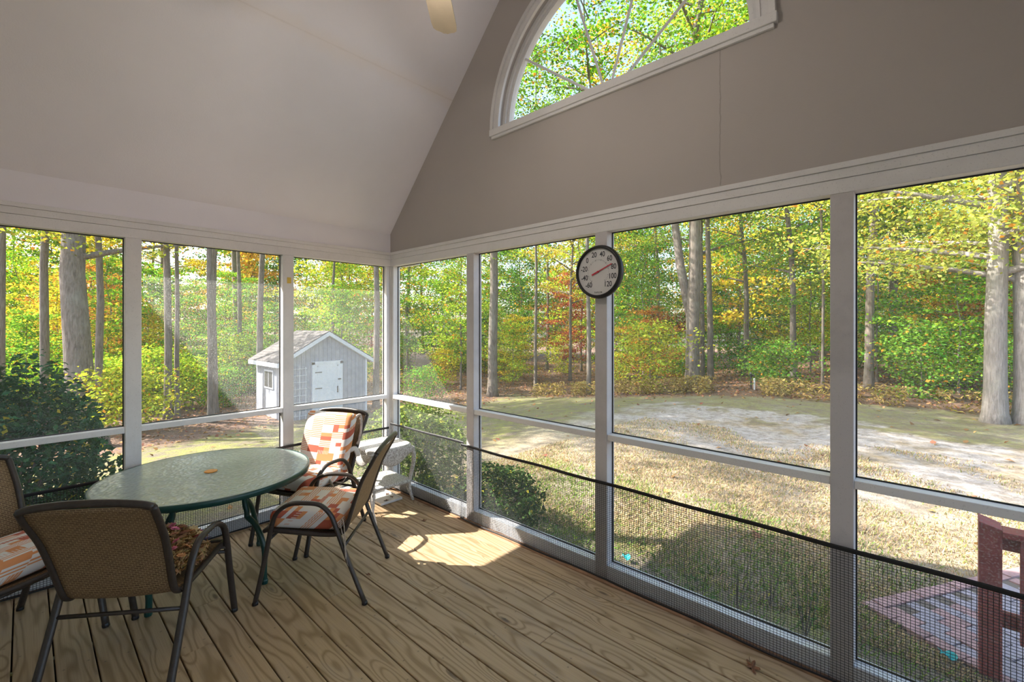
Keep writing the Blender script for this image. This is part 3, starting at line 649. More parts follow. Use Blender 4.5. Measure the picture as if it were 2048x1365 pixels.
# ------------------------------------------------------------------ wicker table
wt = empty('wicker_side_table', (.262, -.262, .0015)); hs = .218; TZW = .525
bm = MB(); N_ = 40
def sq(a, h_, p=5): 
    c, s_ = math.cos(a), math.sin(a); k = (abs(c)**p+abs(s_)**p)**(-1/p); return h_*c*k, h_*s_*k
prof = [(.02, TZW), (.6, TZW), (.93, TZW), (1.0, TZW-.006), (1.03, TZW-.02), (1.02, TZW-.04)]
vs = []; fs = []
for r_, z in prof:
    for k in range(N_): x, y = sq(2*math.pi*k/N_+.0785, hs*r_); vs.append((x, y, z))
for i in range(len(prof)-1):
    for k in range(N_): fs.append((i*N_+k, i*N_+(k+1) % N_, (i+1)*N_+(k+1) % N_, (i+1)*N_+k))
bm.add(vs, fs+[tuple(range(N_-1, -1, -1))]); bm.build('table_top', WICKER, wt, smooth=True)
for k in range(4):
    M = Matrix.Rotation(k*math.pi/2, 4, 'Z'); m = MB()
    def ap(u, v):
        x = (2*u-1)*hs*.97; drop = .055+.085*max(0, math.cos((2*u-1)*math.pi*.62))**1.0; bul = .012*math.sin(v*math.pi)
        return M @ Vector((x, hs*1.0+bul-.012*v, TZW-.03-drop*v))
    m.grid(20, 8, ap); o = m.build('apron', WICKER, wt, smooth=True); s_ = o.modifiers.new('t', 'SOLIDIFY'); s_.thickness = .008
    M2 = Matrix.Rotation(k*math.pi/2+math.pi/4, 4, 'Z'); m = MB()
    m.tube(smooth_path([M2 @ Vector(p) for p in ((.268, 0, TZW-.03), (.295, 0, .44), (.298, 0, .36), (.272, 0, .24), (.258, 0, .16), (.265, 0, .08), (.285, 0, .02), (.292, 0, .0))], 5), [.021-.009*i/35 for i in range(36)], 10); m.build('leg', WICKER, wt, smooth=True)
m = MB(); m.box((-.185, -.185, .175), (.185, .185, .195)); m.build('shelf', WICKER, wt, bevel=.008)
for k in range(4):
    M = Matrix.Rotation(k*math.pi/2, 4, 'Z'); m = MB(); m.tube([M @ Vector(p) for p in ((-.19, .187, .18), (.19, .187, .18))], .016, 8); m.build('shelf_edge', WICKER, wt, smooth=True)
    m = MB(); m.tube(smooth_path([M @ Vector(p) for p in ((-.175, .18, .17), (-.168, .16, .12), (-.178, .185, .08))], 4), .007, 6); m.build('brace', WICKER, wt, smooth=True)
tag(wt, 'white wicker side table with scalloped apron and curved legs in the corner', 'side table')
# tray + dead leaves
m = MB(); m.box((-.15, -.11, 0), (.15, .11, .008)); m.box((-.15, -.11, .008), (-.142, .11, .022)); m.box((.142, -.11, .008), (.15, .11, .022)); m.box((-.142, -.11, .008), (.142, -.102, .022)); m.box((-.142, .102, .008), (.142, .11, .022))
o = m.build('shallow_tray', TRAYW, loc=(.235, -.225, .002), rot=(0, 0, .0), bevel=.002); tag(o, 'shallow white tray on the deck under the wicker table', 'tray')
def leaf_obj(loc, rz, size, label, lobes=5):
    pts = []; K = 40
    for i in range(K):
        a = 2*math.pi*i/K; r_ = (.42+.16*math.cos(lobes*a+.6)+.03*math.cos(11*a)); pts.append((r_*math.cos(a)*1.25*size, r_*math.sin(a)*.8*size))
    m = MB(); vs = [(0, 0, size*.10)]+[(x, y, size*(.04+.22*abs(y/size)**1.2+.05*math.sin(9*x/size))) for x, y in pts]
    m.add(vs, [(0, 1+i, 1+(i+1) % K) for i in range(K)]); m.tube([(-.5*size, 0, size*.08), (-.85*size, .05*size, size*.03), (-1.1*size, .12*size, size*.01)], size*.015, 5)
    o = m.build('dead_leaf', DEADLEAF, loc=loc, rot=(0, 0, rz)); s_ = o.modifiers.new('t', 'SOLIDIFY'); s_.thickness = .001
    tag(o, label, 'leaf', 'dead leaves on the deck'); return o
def fl_at(u, v): 
    d = ray(u, v); t_ = -CZ/d.z; return (CX+d.x*t_, CY+d.y*t_, .002)
leaf_obj(fl_at(1505, 1336), -1.0, .065, 'brown lobed oak leaf on the deck near the right netting')
leaf_obj(fl_at(737, 1150), .4, .026, 'small curled brown leaf on the boards right of the side-view chair', 3)
leaf_obj(fl_at(848, 1042), 1.4, .034, 'crumpled brown leaf on the shaded deck between two sun patches', 4); 
leaf_obj(fl_at(68, 1172), 2.2, .04, 'dry brown leaf on the deck under the leftmost chair', 4)
for k, (dx, dy) in enumerate(((.05, .06), (-.04, .07), (.09, -.02))):
    leaf_obj((.235+dx, -.225+dy, .012), k*2.1, .034, ['curled dead leaf in the white tray, nearest the wall corner', 'flat dead leaf in the white tray, left of the others', 'broken dead leaf in the white tray, nearest the deck'][k], 4)
# ------------------------------------------------------------------ thermometer
th = empty('dial_thermometer', (2.4265, -.001, 1.942)); MX = Matrix.Rotation(math.pi/2, 4, 'X')
m = MB(); m.lathe([(.150, 0), (.166, .004), (.169, .022), (.164, .040), (.152, .046), (.147, .040), (.147, .030)], 48, MX, cap=False); m.build('bezel', BLACKP, th, smooth=True)
m = MB(); m.lathe([(.001, .006), (.150, .006), (.150, .030), (.001, .030)], 48, MX, cap=False); dl_ = m.build('dial', DIAL, th)
def text(s, size, loc, parent, rot=0, sx=1.0):
    cu = bpy.data.curves.new('text', 'FONT'); cu.body = s; cu.size = size; cu.align_x = 'CENTER'; cu.align_y = 'CENTER'; cu.extrude = .0003; cu.offset = size*.012; cu.resolution_u = 3
    o = bpy.data.objects.new('tmp', cu); col.objects.link(o); dg = bpy.context.evaluated_depsgraph_get(); me = bpy.data.meshes.new_from_object(o.evaluated_get(dg)); bpy.data.objects.remove(o)
    me.materials.clear(); me.materials.append(INK); q = link('numeral', me, parent, loc, (math.pi/2, 0, 0)); q.rotation_euler = (math.pi/2, rot, 0); q.scale = (sx, 1, 1); return q
nums = ['-60', '-40', '-20', '0', '20', '40', '60', '80', '100', '120']
def tang(v): return math.radians(90-(v-30)*1.55)
for s_ in nums:
    v = int(s_); a = tang(v); r_ = .112 if len(s_) < 3 else .107
    text(s_, .047, (r_*math.cos(a), -.0305, r_*math.sin(a)), dl_, 0, .8)
m = MB()
for v in range(-60, 121, 5):
    a = tang(v); r0, r1 = (.070, .080) if v % 20 == 0 else (.072, .079); wd_ = .0013 if v % 20 == 0 else .0006
    m.tube([(r0*math.cos(a), -.0304, r0*math.sin(a)), (r1*math.cos(a), -.0304, r1*math.sin(a))], wd_, 4)
m.build('scale_marks', INK, dl_)['kind'] = 'stuff'
t2 = text('TAYLOR', .014, (0, -.0305, -.130), dl_, 0, 1.1); t2.name = 'maker_name'
a = tang(73); m = MB(); 
for (r0, r1, wd_) in ((-.048, -.002, .0060), (-.005, .108, .0038)): m.tube([(r0*math.cos(a), -.036, r0*math.sin(a)), (r1*math.cos(a), -.036, r1*math.sin(a))], .001, 6, r2=wd_*.85)
nd_ = m.build('needle', REDN, th); m = MB(); m.lathe([(.001, .030), (.006, .031), (.006, .038), (.001, .039)], 12, MX); m.build('needle_hub', REDN, nd_)
tag(th, 'large round dial thermometer with black rim on the middle right post', 'thermometer')
# tag on left post
m = MB(); m.box((0, -.016, -.025), (.004, .016, .025)); m.lathe([(.001, 0), (.007, 0), (.007, .0055), (.001, .0055)], 12, Matrix.Translation((0, 0, .010)) @ Matrix.Rotation(math.pi/2, 4, 'Y')); m.lathe([(.001, 0), (.007, 0), (.007, .0055), (.001, .0055)], 12, Matrix.Translation((0, 0, -.010)) @ Matrix.Rotation(math.pi/2, 4, 'Y'))
o = m.build('wall_tag', YELLOW, loc=(.0, -.972, 1.985), bevel=.001); tag(o, 'small yellow metal tag screwed to the left wall post', 'tag')
# ------------------------------------------------------------------ ceiling fan, with unseen globes added as interior fill light
fan = empty('ceiling_fan', (RIDGE_X, -1.39, 3.255)); ZR = Z_RIDGE-3.255
m = MB(); m.tube([(0, 0, .10), (0, 0, ZR-.03)], .013, 12); m.build('downrod', BRASS, fan, smooth=True)
m = MB(); m.lathe([(.02, ZR-.16), (.07, ZR-.14), (.08, ZR-.09)], 20); m.build('canopy', BRASS, fan, smooth=True)
m = MB(); m.lathe([(.03, .13), (.09, .115), (.115, .08), (.115, .03), (.10, .0), (.06, -.02), (.055, -.06), (.03, -.07)], 28); m.build('motor_housing', BRASS, fan, smooth=True)
blade = [(.16, -.05), (.20, -.062), (.66, -.070), (.705, -.066), (.722, -.050), (.730, -.028), (.742, -.010), (.738, 0), (.742, .010), (.730, .028), (.722, .050), (.705, .066), (.66, .070), (.20, .062), (.16, .05)]
bme = MB().prism(blade, .007).mesh('blade', BLADEM); ame = MB().box((.09, -.018, -.004), (.20, .018, .002)).box((.17, -.04, -.004), (.23, .04, .0)).mesh('blade_arm', BRASS)
a0 = math.atan2(.733, -.68)
for k in range(5):
    b = link('blade', bme, fan, (0, 0, .02), (math.radians(8), 0, a0+k*2*math.pi/5)); link('blade_arm', ame, b, (0, 0, 0), (math.radians(-8), 0, 0))
EM = NT('fill_globe'); EM.t.nodes.remove(EM.b); e = EM.n('Emission'); e.inputs[0].default_value = (1, .93, .86, 1); e.inputs[1].default_value = FILL_LIGHT; EM.L(e.outputs[0], EM.out.inputs[0])  # emissive globes added out of view to brighten the room
for k in range(4):
    a = a0+.63+k*math.pi/2; c = Vector((.17*math.cos(a), .17*math.sin(a), -.10)); m = MB(); m.tube(smooth_path([(0, 0, -.05), (c.x*.6, c.y*.6, -.045), (c.x, c.y, -.06)], 4), .008, 8); la_ = m.build('fill_globe_arm', BRASS, fan, smooth=True)
    m = MB(); m.lathe([(.02, .05), (.04, .042), (.055, .02), (.06, 0), (.055, -.02), (.04, -.042), (.02, -.055), (.002, -.06)], 16, Matrix.Translation(c+Vector((0, 0, -.02)))); m.build('fill_globe', EM.m, la_, smooth=True)
tag(fan, 'almond-bladed ceiling fan with added fill-light globes, one blade tip in view', 'ceiling fan')

# ================================================================== outdoors
# ground
def in_forest(x, y):
    """0 in the yard, 1 under the trees"""
    d1 = (y-(12.8+.9*math.sin(x*.35)))/2.0
    d2 = (-x-(10.2+.8*math.sin(y*.5)))/1.5
    d3 = ((x-9)+(y-8)*.25)/3
    return max(0, min(1, max(d1, d2 if y < 14 else 1, d3)*.5+.5))
xs_ = np.concatenate([np.linspace(-60, -14, 24), np.linspace(-13.5, 12, 86), np.linspace(13, 50, 18)]); ys_ = np.concatenate([np.linspace(-30, -5, 12), np.linspace(-4.5, 20, 83), np.linspace(21, 75, 26)])
V = [(x, y, zg(x, y)) for y in ys_ for x in xs_]; nx = len(xs_); Fc = [(j*nx+i, j*nx+i+1, (j+1)*nx+i+1, (j+1)*nx+i) for j in range(len(ys_)-1) for i in range(nx-1)]
me = bpy.data.meshes.new('ground'); me.from_pydata(V, [], Fc); at = me.attributes.new('forest', 'FLOAT', 'POINT'); at.data.foreach_set('value', [in_forest(x, y) for x, y, z in V]); me.materials.append(GROUND); me.polygons.foreach_set('use_smooth', [True]*len(me.polygons))
g = link('ground', me); g['kind'] = 'structure'
# ---- trees
def tree_meshes(name, seed, H, cb, cr, nl, leaf, tr, nlimb=26, up=.35, fork=False, bark=None, flat=.35, lean=(0, 0), extra=2.2, clump=.6):
    rg = np.random.default_rng(seed); m = MB(); K = 9
    tp = [Vector((lean[0]*(i/K)+.02*H*math.sin(i*1.3+seed)*(i/K), lean[1]*(i/K)+.015*H*math.cos(i*1.1+seed)*(i/K), H*(i/K)**.95*.96)) for i in range(K+1)]
    tp.insert(1, tp[0].lerp(tp[1], .12)); tp.insert(2, tp[0].lerp(tp[2], .35))
    rad = [tr*(1.38 if i == 0 else 1.10 if i == 1 else 1.0*(1-.82*max(0, p.z/H))) for i, p in enumerate(tp)]
    m.tube(tp, rad, 10)
    if fork:
        q = tp[3]; m.tube([q, q+Vector((.10*H*.3, .05, .12*H)), q+Vector((.06*H, .2, .35*H)), q+Vector((.07*H, .5, .62*H))], [tr*.7, tr*.62, tr*.4, tr*.08], 9)
    trunk = m.mesh('trunk', bark or BARK, True); lm = MB(); cent = []
    for k in range(nlimb):
        t_ = (k+.5)/nlimb; hb = H*(cb+(0.97-cb)*t_); az = k*2.39996+rg.uniform(-.4, .4); prof = math.sin(math.pi*min(1, .18+.80*t_))**.7
        L_ = cr*prof*rg.uniform(.75, 1.2); i = min(K-1, max(0, int(hb/H*K))); p0 = Vector((lean[0]*hb/H, lean[1]*hb/H, hb))
        d = Vector((math.cos(az), math.sin(az), up+.5*t_)); pts = [p0+Vector((d.x*L_*s, d.y*L_*s, d.z*L_*(s-.35*s*s))) for s in (0, .3, .62, 1)]
        r0 = max(.012, tr*.34*(1-t_*.7)); lm.tube(pts, [r0, r0*.7, r0*.4, r0*.12], 5, cap=False)
        for s in np.linspace(.28, 1.05, max(3, int(L_*extra))):
            j = min(2, int(s*3)); c = pts[j].lerp(pts[min(3, j+1)], min(1, s*3-j)); c = c+Vector(rg.normal(size=3)*np.array([.22, .22, .10])*(.6+.35*L_)); cent.append((c, .35+.16*L_))
            if rg.uniform() < .5: e_ = c+Vector(rg.normal(size=3)*.25); lm.tube([pts[j], c.lerp(pts[j], .4), e_], [r0*.25, r0*.16, .004], 4, cap=False)
    limbs = lm.mesh('limbs', bark or BARK, True)
    cc = np.array([c for c, s in cent]); ss = np.array([s for c, s in cent]); pick = rg.integers(0, len(cc), nl)
    C = cc[pick]+rg.normal(size=(nl, 3))*np.stack([ss[pick], ss[pick], ss[pick]*flat], 1)*clump
    fol = leafmesh('foliage', leaves(C, leaf, .55, .75, .14, rg), LEAF)
    return trunk, limbs, fol
V_TALL = [tree_meshes('t', 1, 21, .30, 4.2, 14000, .125, .24), tree_meshes('t', 2, 18, .26, 3.6, 12000, .12, .19, lean=(.6, .3)), tree_meshes('t', 3, 23, .40, 4.6, 14000, .13, .27, nlimb=30, lean=(-.5, .4)), tree_meshes('t', 9, 20, .45, 3.4, 10000, .12, .16, nlimb=22)]
V_SAP = [tree_meshes('s', 4, 6.5, .12, 2.1, 6500, .115, .045, nlimb=20, up=.15, flat=.22), tree_meshes('s', 5, 4.6, .10, 1.7, 5000, .11, .035, nlimb=16, up=.12, flat=.2), tree_meshes('s', 6, 8.5, .15, 2.3, 8000, .12, .06, nlimb=24, up=.2, flat=.25)]
V_SHR = [tree_meshes('b', 7, 1.7, .05, 1.05, 2600, .10, .02, nlimb=14, up=.4, flat=.5), tree_meshes('b', 8, 2.4, .05, 1.2, 3200, .105, .022, nlimb=16, up=.4, flat=.45)]
V_POLE = [tree_meshes('p', 51, 19, .55, 2.6, 3600, .14, .20, nlimb=16), tree_meshes('p', 52, 17, .50, 2.3, 3000, .14, .15, nlimb=14, lean=(.4, -.3)), tree_meshes('p', 53, 20, .6, 2.8, 3600, .14, .23, nlimb=16)]
V_CAN = tree_meshes('c', 33, 21, .42, 4.3, 9000, .17, .25, nlimb=26, extra=1.3, clump=.5)
V_EDGE = tree_meshes('e', 12, 19, .17, 5.0, 46000, .10, .26, nlimb=40, up=.28, bark=PALEBARK)
V_FORK = tree_meshes('f', 14, 21, .34, 4.4, 14000, .125, .30, fork=True)
V_BIG = tree_meshes('g', 15, 20, .24, 4.0, 11000, .12, .34, lean=(-.9, 1.0))
GREENS = [(.16, .36, .03), (.26, .46, .04), (.36, .50, .05), (.12, .27, .03), (.46, .52, .06), (.20, .38, .05)]
YELL = [(.70, .58, .06), (.62, .54, .06), (.64, .44, .08), (.58, .28, .07), (.40, .09, .05)]
NAMES = {}
for c, n_ in zip(GREENS+YELL, ('mid-green', 'fresh green', 'yellow-green', 'dark green', 'pale yellow-green', 'green', 'yellow', 'gold', 'amber', 'orange', 'red')): NAMES[c] = n_
def put_tree(name, vset, p, s, rz, colr, label, group=None, trunk_scale=1.0, cat='tree', z=None):
    r_ = empty(name, (p[0], p[1], zg(p[0], p[1])-.05 if z is None else z), rz); r_.scale = (s, s, s)
    a = link('trunk', vset[0], r_); a.scale = (trunk_scale, trunk_scale, 1); link('limbs', vset[1], r_); f_ = link('foliage', vset[2], r_); f_['kind'] = 'stuff'; f_.color = (*colr, 1)
    return tag(r_, label, cat, group)
def blocks_sun(p, rad, ztop, zbot):
    """would a crown at p shade the lit left screens / deck patch?"""
    for tx, ty, tz in ((-.07, -.3, 1.9), (-.07, -1.2, 1.5), (-.07, -2.1, 1.9), (1.6, -.3, 0), (.6, -.6, .8), (-.07, -.8, .6)):
        h = Vector((p[0]-tx, p[1]-ty)); along = h.dot(Vector((-.640, -.459)).normalized())
        if along <= 0: continue
        perp = abs(h.x*(-.459)-h.y*(-.640))/.7876; zz = tz+along*.680/.7876
        if perp < rad and zbot-1 < zz < ztop+1: return True
    return False
placed = []
def base_at(u, v): p = ghit(u, v); placed.append((p.x, p.y, 1.2)); return (p.x, p.y)
# individually recognisable trees: (u, v of the base, variant, scale, trunk scale, colour, label)
IND = [(165, 862, V_BIG, 1.0, 1.05, (.24, .27, .05), 'broad leaning trunk beyond the dark green bush at far left', 1.2),
       (335, 838, V_POLE[0], .95, .62, (.20, .30, .05), 'straight dark trunk behind the second left screen, right of its post', 2.0),
       (198, 838, V_POLE[1], 1.0, .8, (.36, .32, .06), 'dark trunk just right of the broad leaning tree', 4.0),
       (430, 826, V_POLE[1], .95, .75, (.26, .36, .05), 'pale sunlit slender trunk between screen post and shed', 0.3),
       (985, 793, V_TALL[0], 1.0, .95, (.12, .24, .04), 'thick mossy trunk against the first right screen post', 2.5),
       (1071, 777, V_TALL[3], .9, .62, (.22, .34, .05), 'thin straight trunk between the first right posts', 5.0),
       (1140, 762, V_TALL[1], .95, .55, (.40, .36, .06), 'thin trunk with yellowing leaves left of the thermometer post', 1.0),
       (1385, 772, V_FORK, 1.0, .95, (.16, .29, .045), 'large forked trunk at the edge of the yard', 2.8),
       (1404, 757, V_TALL[0], 1.0, .55, (.24, .35, .05), 'thin dark trunk close behind the forked tree', 0.6),
       (1421, 760, V_TALL[2], .95, .58, (.28, .36, .05), 'straight trunk standing second right of the forked tree', 1.9),
       (1645, 772, V_TALL[3], .8, .4, (.40, .30, .05), 'very thin leaning trunk left of the wide right post', 3.3),
       (1737, 778, V_TALL[1], 1.05, .75, (.32, .36, .06), 'sunlit trunk just right of the wide right post', 5.5),
       (1990, 846, V_EDGE, 1.0, .78, (.36, .40, .08), 'pale trunk with low pale-green boughs at the far right', .4),
       (2052, 848, V_EDGE, .95, .82, (.36, .40, .09), 'second pale trunk of the pair, cut by the right edge', 3.6),
       (752, 815, V_POLE[2], .9, .62, (.30, .36, .05), 'straight trunk standing right behind the shed', 4.4)]
IND_BASE = []
for u, v, vs_, s, ts, c, lab, rz in IND: IND_BASE.append(base_at(u, v)); put_tree('tree', vs_, IND_BASE[-1], s, rz, tuple(min(.8, q*1.45) for q in c), lab, None, ts)
# canopy close on the left, outside the frame above: shades the yard
for (x, y, vi, s, lab_) in ((-15.5, 9.5, 5, .95, 'tall tree with bare lower trunk behind the shed roof'), (-14.5, 1.0, 6, 1.0, 'tall tree standing left of the shed behind the second left screen'), (-10.5, -6.2, 1, .9, 'tree outside the frame left of the dark green bush'), (-15.5, -3.0, 4, 1.2, 'dense tall tree at the far left edge above the dark green bush'), (-21, -5.5, 4, 1.3, 'dense tall tree deep behind the far left screen'), (-12.6, 1.5, 5, 1.0, 'tall thin tree at the lawn edge left of the shed'), (-17.5, -2.0, 7, 1.1, 'very tall thin tree far behind the leaning trunk'), (-6.5, 13.5, 5, 1.0, 'tall tree at the wood edge right of the shed')):
    if not blocks_sun((x, y), 5.2*s, 21*s, 5*s): put_tree('tree', ([*V_TALL, V_CAN, *V_POLE])[vi], (x, y), s, x, (GREENS+GREENS)[vi+1], lab_, None, .52); placed.append((x, y, 2))
# fill
def far_ok(p, r): return all((p[0]-a)**2+(p[1]-b)**2 > (r+c*.5)**2 for a, b, c in placed)
SH = (-12.4, 4.58)
BAYS = [(-9999, 250, 'far left bay'), (250, 575, 'second left bay'), (575, 785, 'corner bay of the left wall'), (785, 950, 'corner bay of the right wall'), (950, 1210, 'bay left of the thermometer'), (1210, 1685, 'bay right of the thermometer'), (1685, 9999, 'far right bay')]
FILLED = {}
INDPX = [(u, (Vector((*base, 0))-Vector((CX, CY, 0))).dot(F3)) for (u, *_r), base in zip(IND, IND_BASE)]+[(1505, 17.0)]
def fill(vsets, n, dmin, dmax, r, name, kindw, group, smin, smax, ts, pal, u0=-150, u1=2250, cat='tree', edge=.75, rad=4.0, ztop=21, rgen=None, low=False):
    k = 0; tries = 0
    while k < n and tries < n*80:
        tries += 1; u = rgen.uniform(u0, u1); t_ = dmin+(dmax-dmin)*rgen.uniform()**1.25; d = ray(u, V0); p = (CX+d.x*t_, CY+d.y*t_)
        if p[0] < -56 or in_forest(*p) < edge or not far_ok(p, r) or (abs(p[0]-SH[0]) < 2.8 and abs(p[1]-SH[1]) < 2.6): continue
        s = rgen.uniform(smin, smax)
        if low and any(abs(u-ui) < rad*s*.8*FPX/t_ and t_ < ti+.5 for ui, ti in INDPX): continue
        if low and 500 < u < 770 and t_ < 19: continue
        if blocks_sun(p, rad*s*1.4, ztop*s, ztop*s*.15): continue
        placed.append((p[0], p[1], r)); c = pal[rgen.integers(0, len(pal))]
        vsel = V_POLE if (vsets is V_TALL and -27 < p[0] < -7) else vsets
        o = put_tree(name, vsel[rgen.integers(0, len(vsel))], p, s, rgen.uniform(0, 6.28), c, '', group, ts, cat); bay = [b[2] for b in BAYS if b[0] <= u < b[1]][0]
        FILLED.setdefault((NAMES[c]+' '+kindw, bay), []).append((u, o)); k += 1
rf = np.random.default_rng(21)
fill(V_TALL, 52, 14, 58, 1.9, 'tree', 'woodland tree', 'deep woodland trees', .8, 1.15, .75, GREENS+GREENS+YELL[:3], rgen=rf)
fill(V_SAP, 95, 15, 45, 1.3, 'sapling', 'leafy sapling', 'understorey saplings', .7, 1.15, 1.0, GREENS+GREENS+YELL, cat='sapling', edge=.8, rad=2.2, ztop=7, rgen=rf, low=True)
fill(V_SAP, 55, 33, 56, 1.6, 'young_tree', 'distant tree', 'distant young trees', 1.6, 2.3, 1.0, GREENS+GREENS+YELL[:3], cat='tree', edge=.9, rad=4.0, ztop=14, rgen=rf)
fill(V_SHR, 75, 13, 34, .8, 'shrub', 'low shrub', 'woodland shrubs', .6, 1.1, 1.0, GREENS+GREENS+YELL[:2], cat='shrub', edge=.7, rad=1.2, ztop=2, rgen=rf, low=True)
fill(V_SHR, 40, 13, 22, .7, 'shrub', 'low shrub', 'woodland shrubs', .6, 1.05, 1.0, GREENS, u0=-60, u1=470, cat='shrub', edge=.6, rad=.7, ztop=2, rgen=rf, low=True)
fill(V_SAP, 26, 13, 24, 1.0, 'sapling', 'leafy sapling', 'understorey saplings', .6, 1.0, 1.0, GREENS+YELL[:2], u0=-60, u1=560, cat='sapling', edge=.6, rad=1.6, ztop=7, rgen=rf)
ORD = ['first', 'second', 'third', 'fourth', 'fifth', 'sixth', 'seventh', 'eighth', 'ninth', 'tenth', 'eleventh', 'twelfth', 'thirteenth', 'fourteenth', 'fifteenth', 'sixteenth', 'seventeenth', 'eighteenth', 'nineteenth', 'twentieth']
for (kw, bay), lst in FILLED.items():
    lst.sort(key=lambda q: q[0])
    for i_, (u_, o_) in enumerate(lst): o_['label'] = ('only ' if len(lst) == 1 else ORD[min(i_, 19)]+' ')+kw+(' seen in the '+bay if len(lst) == 1 else ' from the left in the '+bay)
# ---- shed
sh = empty('garden_shed', (-11.2, 4.575, zg(-11.2, 4.575)-.02)); gz = sh.location.z; EZ = .50-gz; RZ = 1.38-gz; HWD = 1.455; DP = 2.4
m = MB(); bw = .145; nb = int(round(2*HWD/bw)); bw = 2*HWD/nb
for i in range(nb):
    y0 = -HWD+i*bw+.004; y1 = y0+bw-.008; tp_ = lambda y: EZ+(RZ-EZ)*(1-abs(y)/HWD)-.02
    for x0, x1 in ((-.03, 0), (-DP-.0, -DP+.03)):
        m.add([(x0, y0, 0), (x1, y0, 0), (x1, y1, 0), (x0, y1, 0), (x0, y0, tp_(y0)), (x1, y0, tp_(y0)), (x1, y1, tp_(y1)), (x0, y1, tp_(y1))], [(3, 2, 1, 0), (4, 5, 6, 7), (0, 1, 5, 4), (1, 2, 6, 5), (2, 3, 7, 6), (3, 0, 4, 7)])
ns = int(DP/.145)
for i in range(ns):
    x0 = -DP+i*DP/ns+.004; x1 = x0+DP/ns-.008
    for y0, y1 in ((-HWD, -HWD+.03), (HWD-.03, HWD)): m.box((x0, y0, 0), (x1, y1, EZ-.01))
m.box((-DP+.031, -HWD+.031, 0), (-.031, HWD-.031, EZ-.05))
m.build('siding', SHEDW, sh)
for sg in (-1, 1):
    ov = .20; pr = [(0, RZ+.06), (sg*(HWD+ov), EZ-(RZ-EZ)/HWD*ov+.06), (sg*(HWD+ov), EZ-(RZ-EZ)/HWD*ov), (0, RZ)]
    rows = 12
    rfm = MB()
    for k in range(rows):
        a_, b_ = k/rows, (k+1)/rows; yA, zA = pr[0][0]+(pr[1][0]-pr[0][0])*a_, pr[0][1]+(pr[1][1]-pr[0][1])*a_; yB, zB = pr[0][0]+(pr[1][0]-pr[0][0])*b_, pr[0][1]+(pr[1][1]-pr[0][1])*b_
        rfm.add([(-DP-.15, yA, zA), (.15, yA, zA), (.15, yB, zB+.012), (-DP-.15, yB, zB+.012), (-DP-.15, yA, zA-.03), (.15, yA, zA-.03), (.15, yB, zB-.02), (-DP-.15, yB, zB-.02)], [(0, 1, 2, 3), (7, 6, 5, 4), (1, 5, 6, 2), (3, 2, 6, 7), (0, 3, 7, 4), (0, 4, 5, 1)])
    rfm.build('roof_slope', SHINGLE, sh)
    m = MB(); dz = (EZ-RZ)/HWD; yE = sg*(HWD+ov); zE = EZ+dz*ov; m.add([(.0, 0, RZ+.03), (.17, 0, RZ+.03), (.17, yE, zE+.03), (.0, yE, zE+.03), (.0, 0, RZ-.10), (.17, 0, RZ-.10), (.17, yE, zE-.10), (.0, yE, zE-.10)], [(0, 1, 2, 3), (7, 6, 5, 4), (1, 5, 6, 2), (3, 2, 6, 7), (0, 3, 7, 4), (0, 4, 5, 1)]); m.build('rake_board', SHEDT, sh)
    m = MB(); m.box((-DP-.15, yE-.012, zE-.10), (.15, yE+.012, zE+.04)); m.build('fascia', SHEDT, sh)
    m = MB(); m.box((-.03, sg*HWD-.045, 0), (.02, sg*HWD+.02 if sg > 0 else sg*HWD+.045, EZ)); m.build('corner_trim', SHEDT, sh)
dr = MB().box((.0, -.44, .12), (.035, .44, 1.80)).build('door', SHEDT, sh)
for a_, b_ in (((-.53, .10), (-.44, 1.88)), ((.44, .10), (.53, 1.88)), ((-.53, 1.80), (.53, 1.90))): MB().box((0, a_[0], a_[1]), (.045, b_[0], b_[1])).build('door_frame', SHEDT, sh)
for z in (.45, .98, 1.52): MB().box((.035, -.44, z), (.047, -.20, z+.03)).build('hinge', DARK, dr)
MB().box((.035, .33, .80), (.06, .36, 1.02)).build('handle', DARK, dr); MB().box((.035, .36, 1.24), (.06, .47, 1.28)).build('latch', DARK, dr)
for (p, q) in (((-.36, .2), (-.33, 1.75)), ((.33, .2), (.36, 1.75)), ((-.36, 1.72), (.36, 1.75))): MB().box((.035, p[0], p[1]), (.041, q[0], q[1])).build('door_moulding', SHEDT, dr)
wn_ = MB().box((-1.55, -HWD-.03, 1.0), (-.75, -HWD+.01, 1.62)).build('window', SHEDT, sh)
for i in range(2): MB().box((-1.50+i*.37, -HWD-.035, 1.05), (-1.17+i*.37, -HWD-.02, 1.57)).build('pane', DARK, wn_)
tag(sh, 'small grey garden shed with white door and shingled gable roof', 'shed')
tl = empty('trellis', (-11.2+.03, 4.575-1.05, gz)); 
for i in range(4): MB().box((.0, -.30+i*.2, 0), (.012, -.285+i*.2, 1.75)).build('upright', SHEDT, tl)
for i in range(8): MB().box((.012, -.32, .15+i*.22), (.022, .34, .162+i*.22)).build('slat', SHEDT, tl)
tag(tl, 'white garden trellis leaning on the shed wall left of its door', 'trellis')
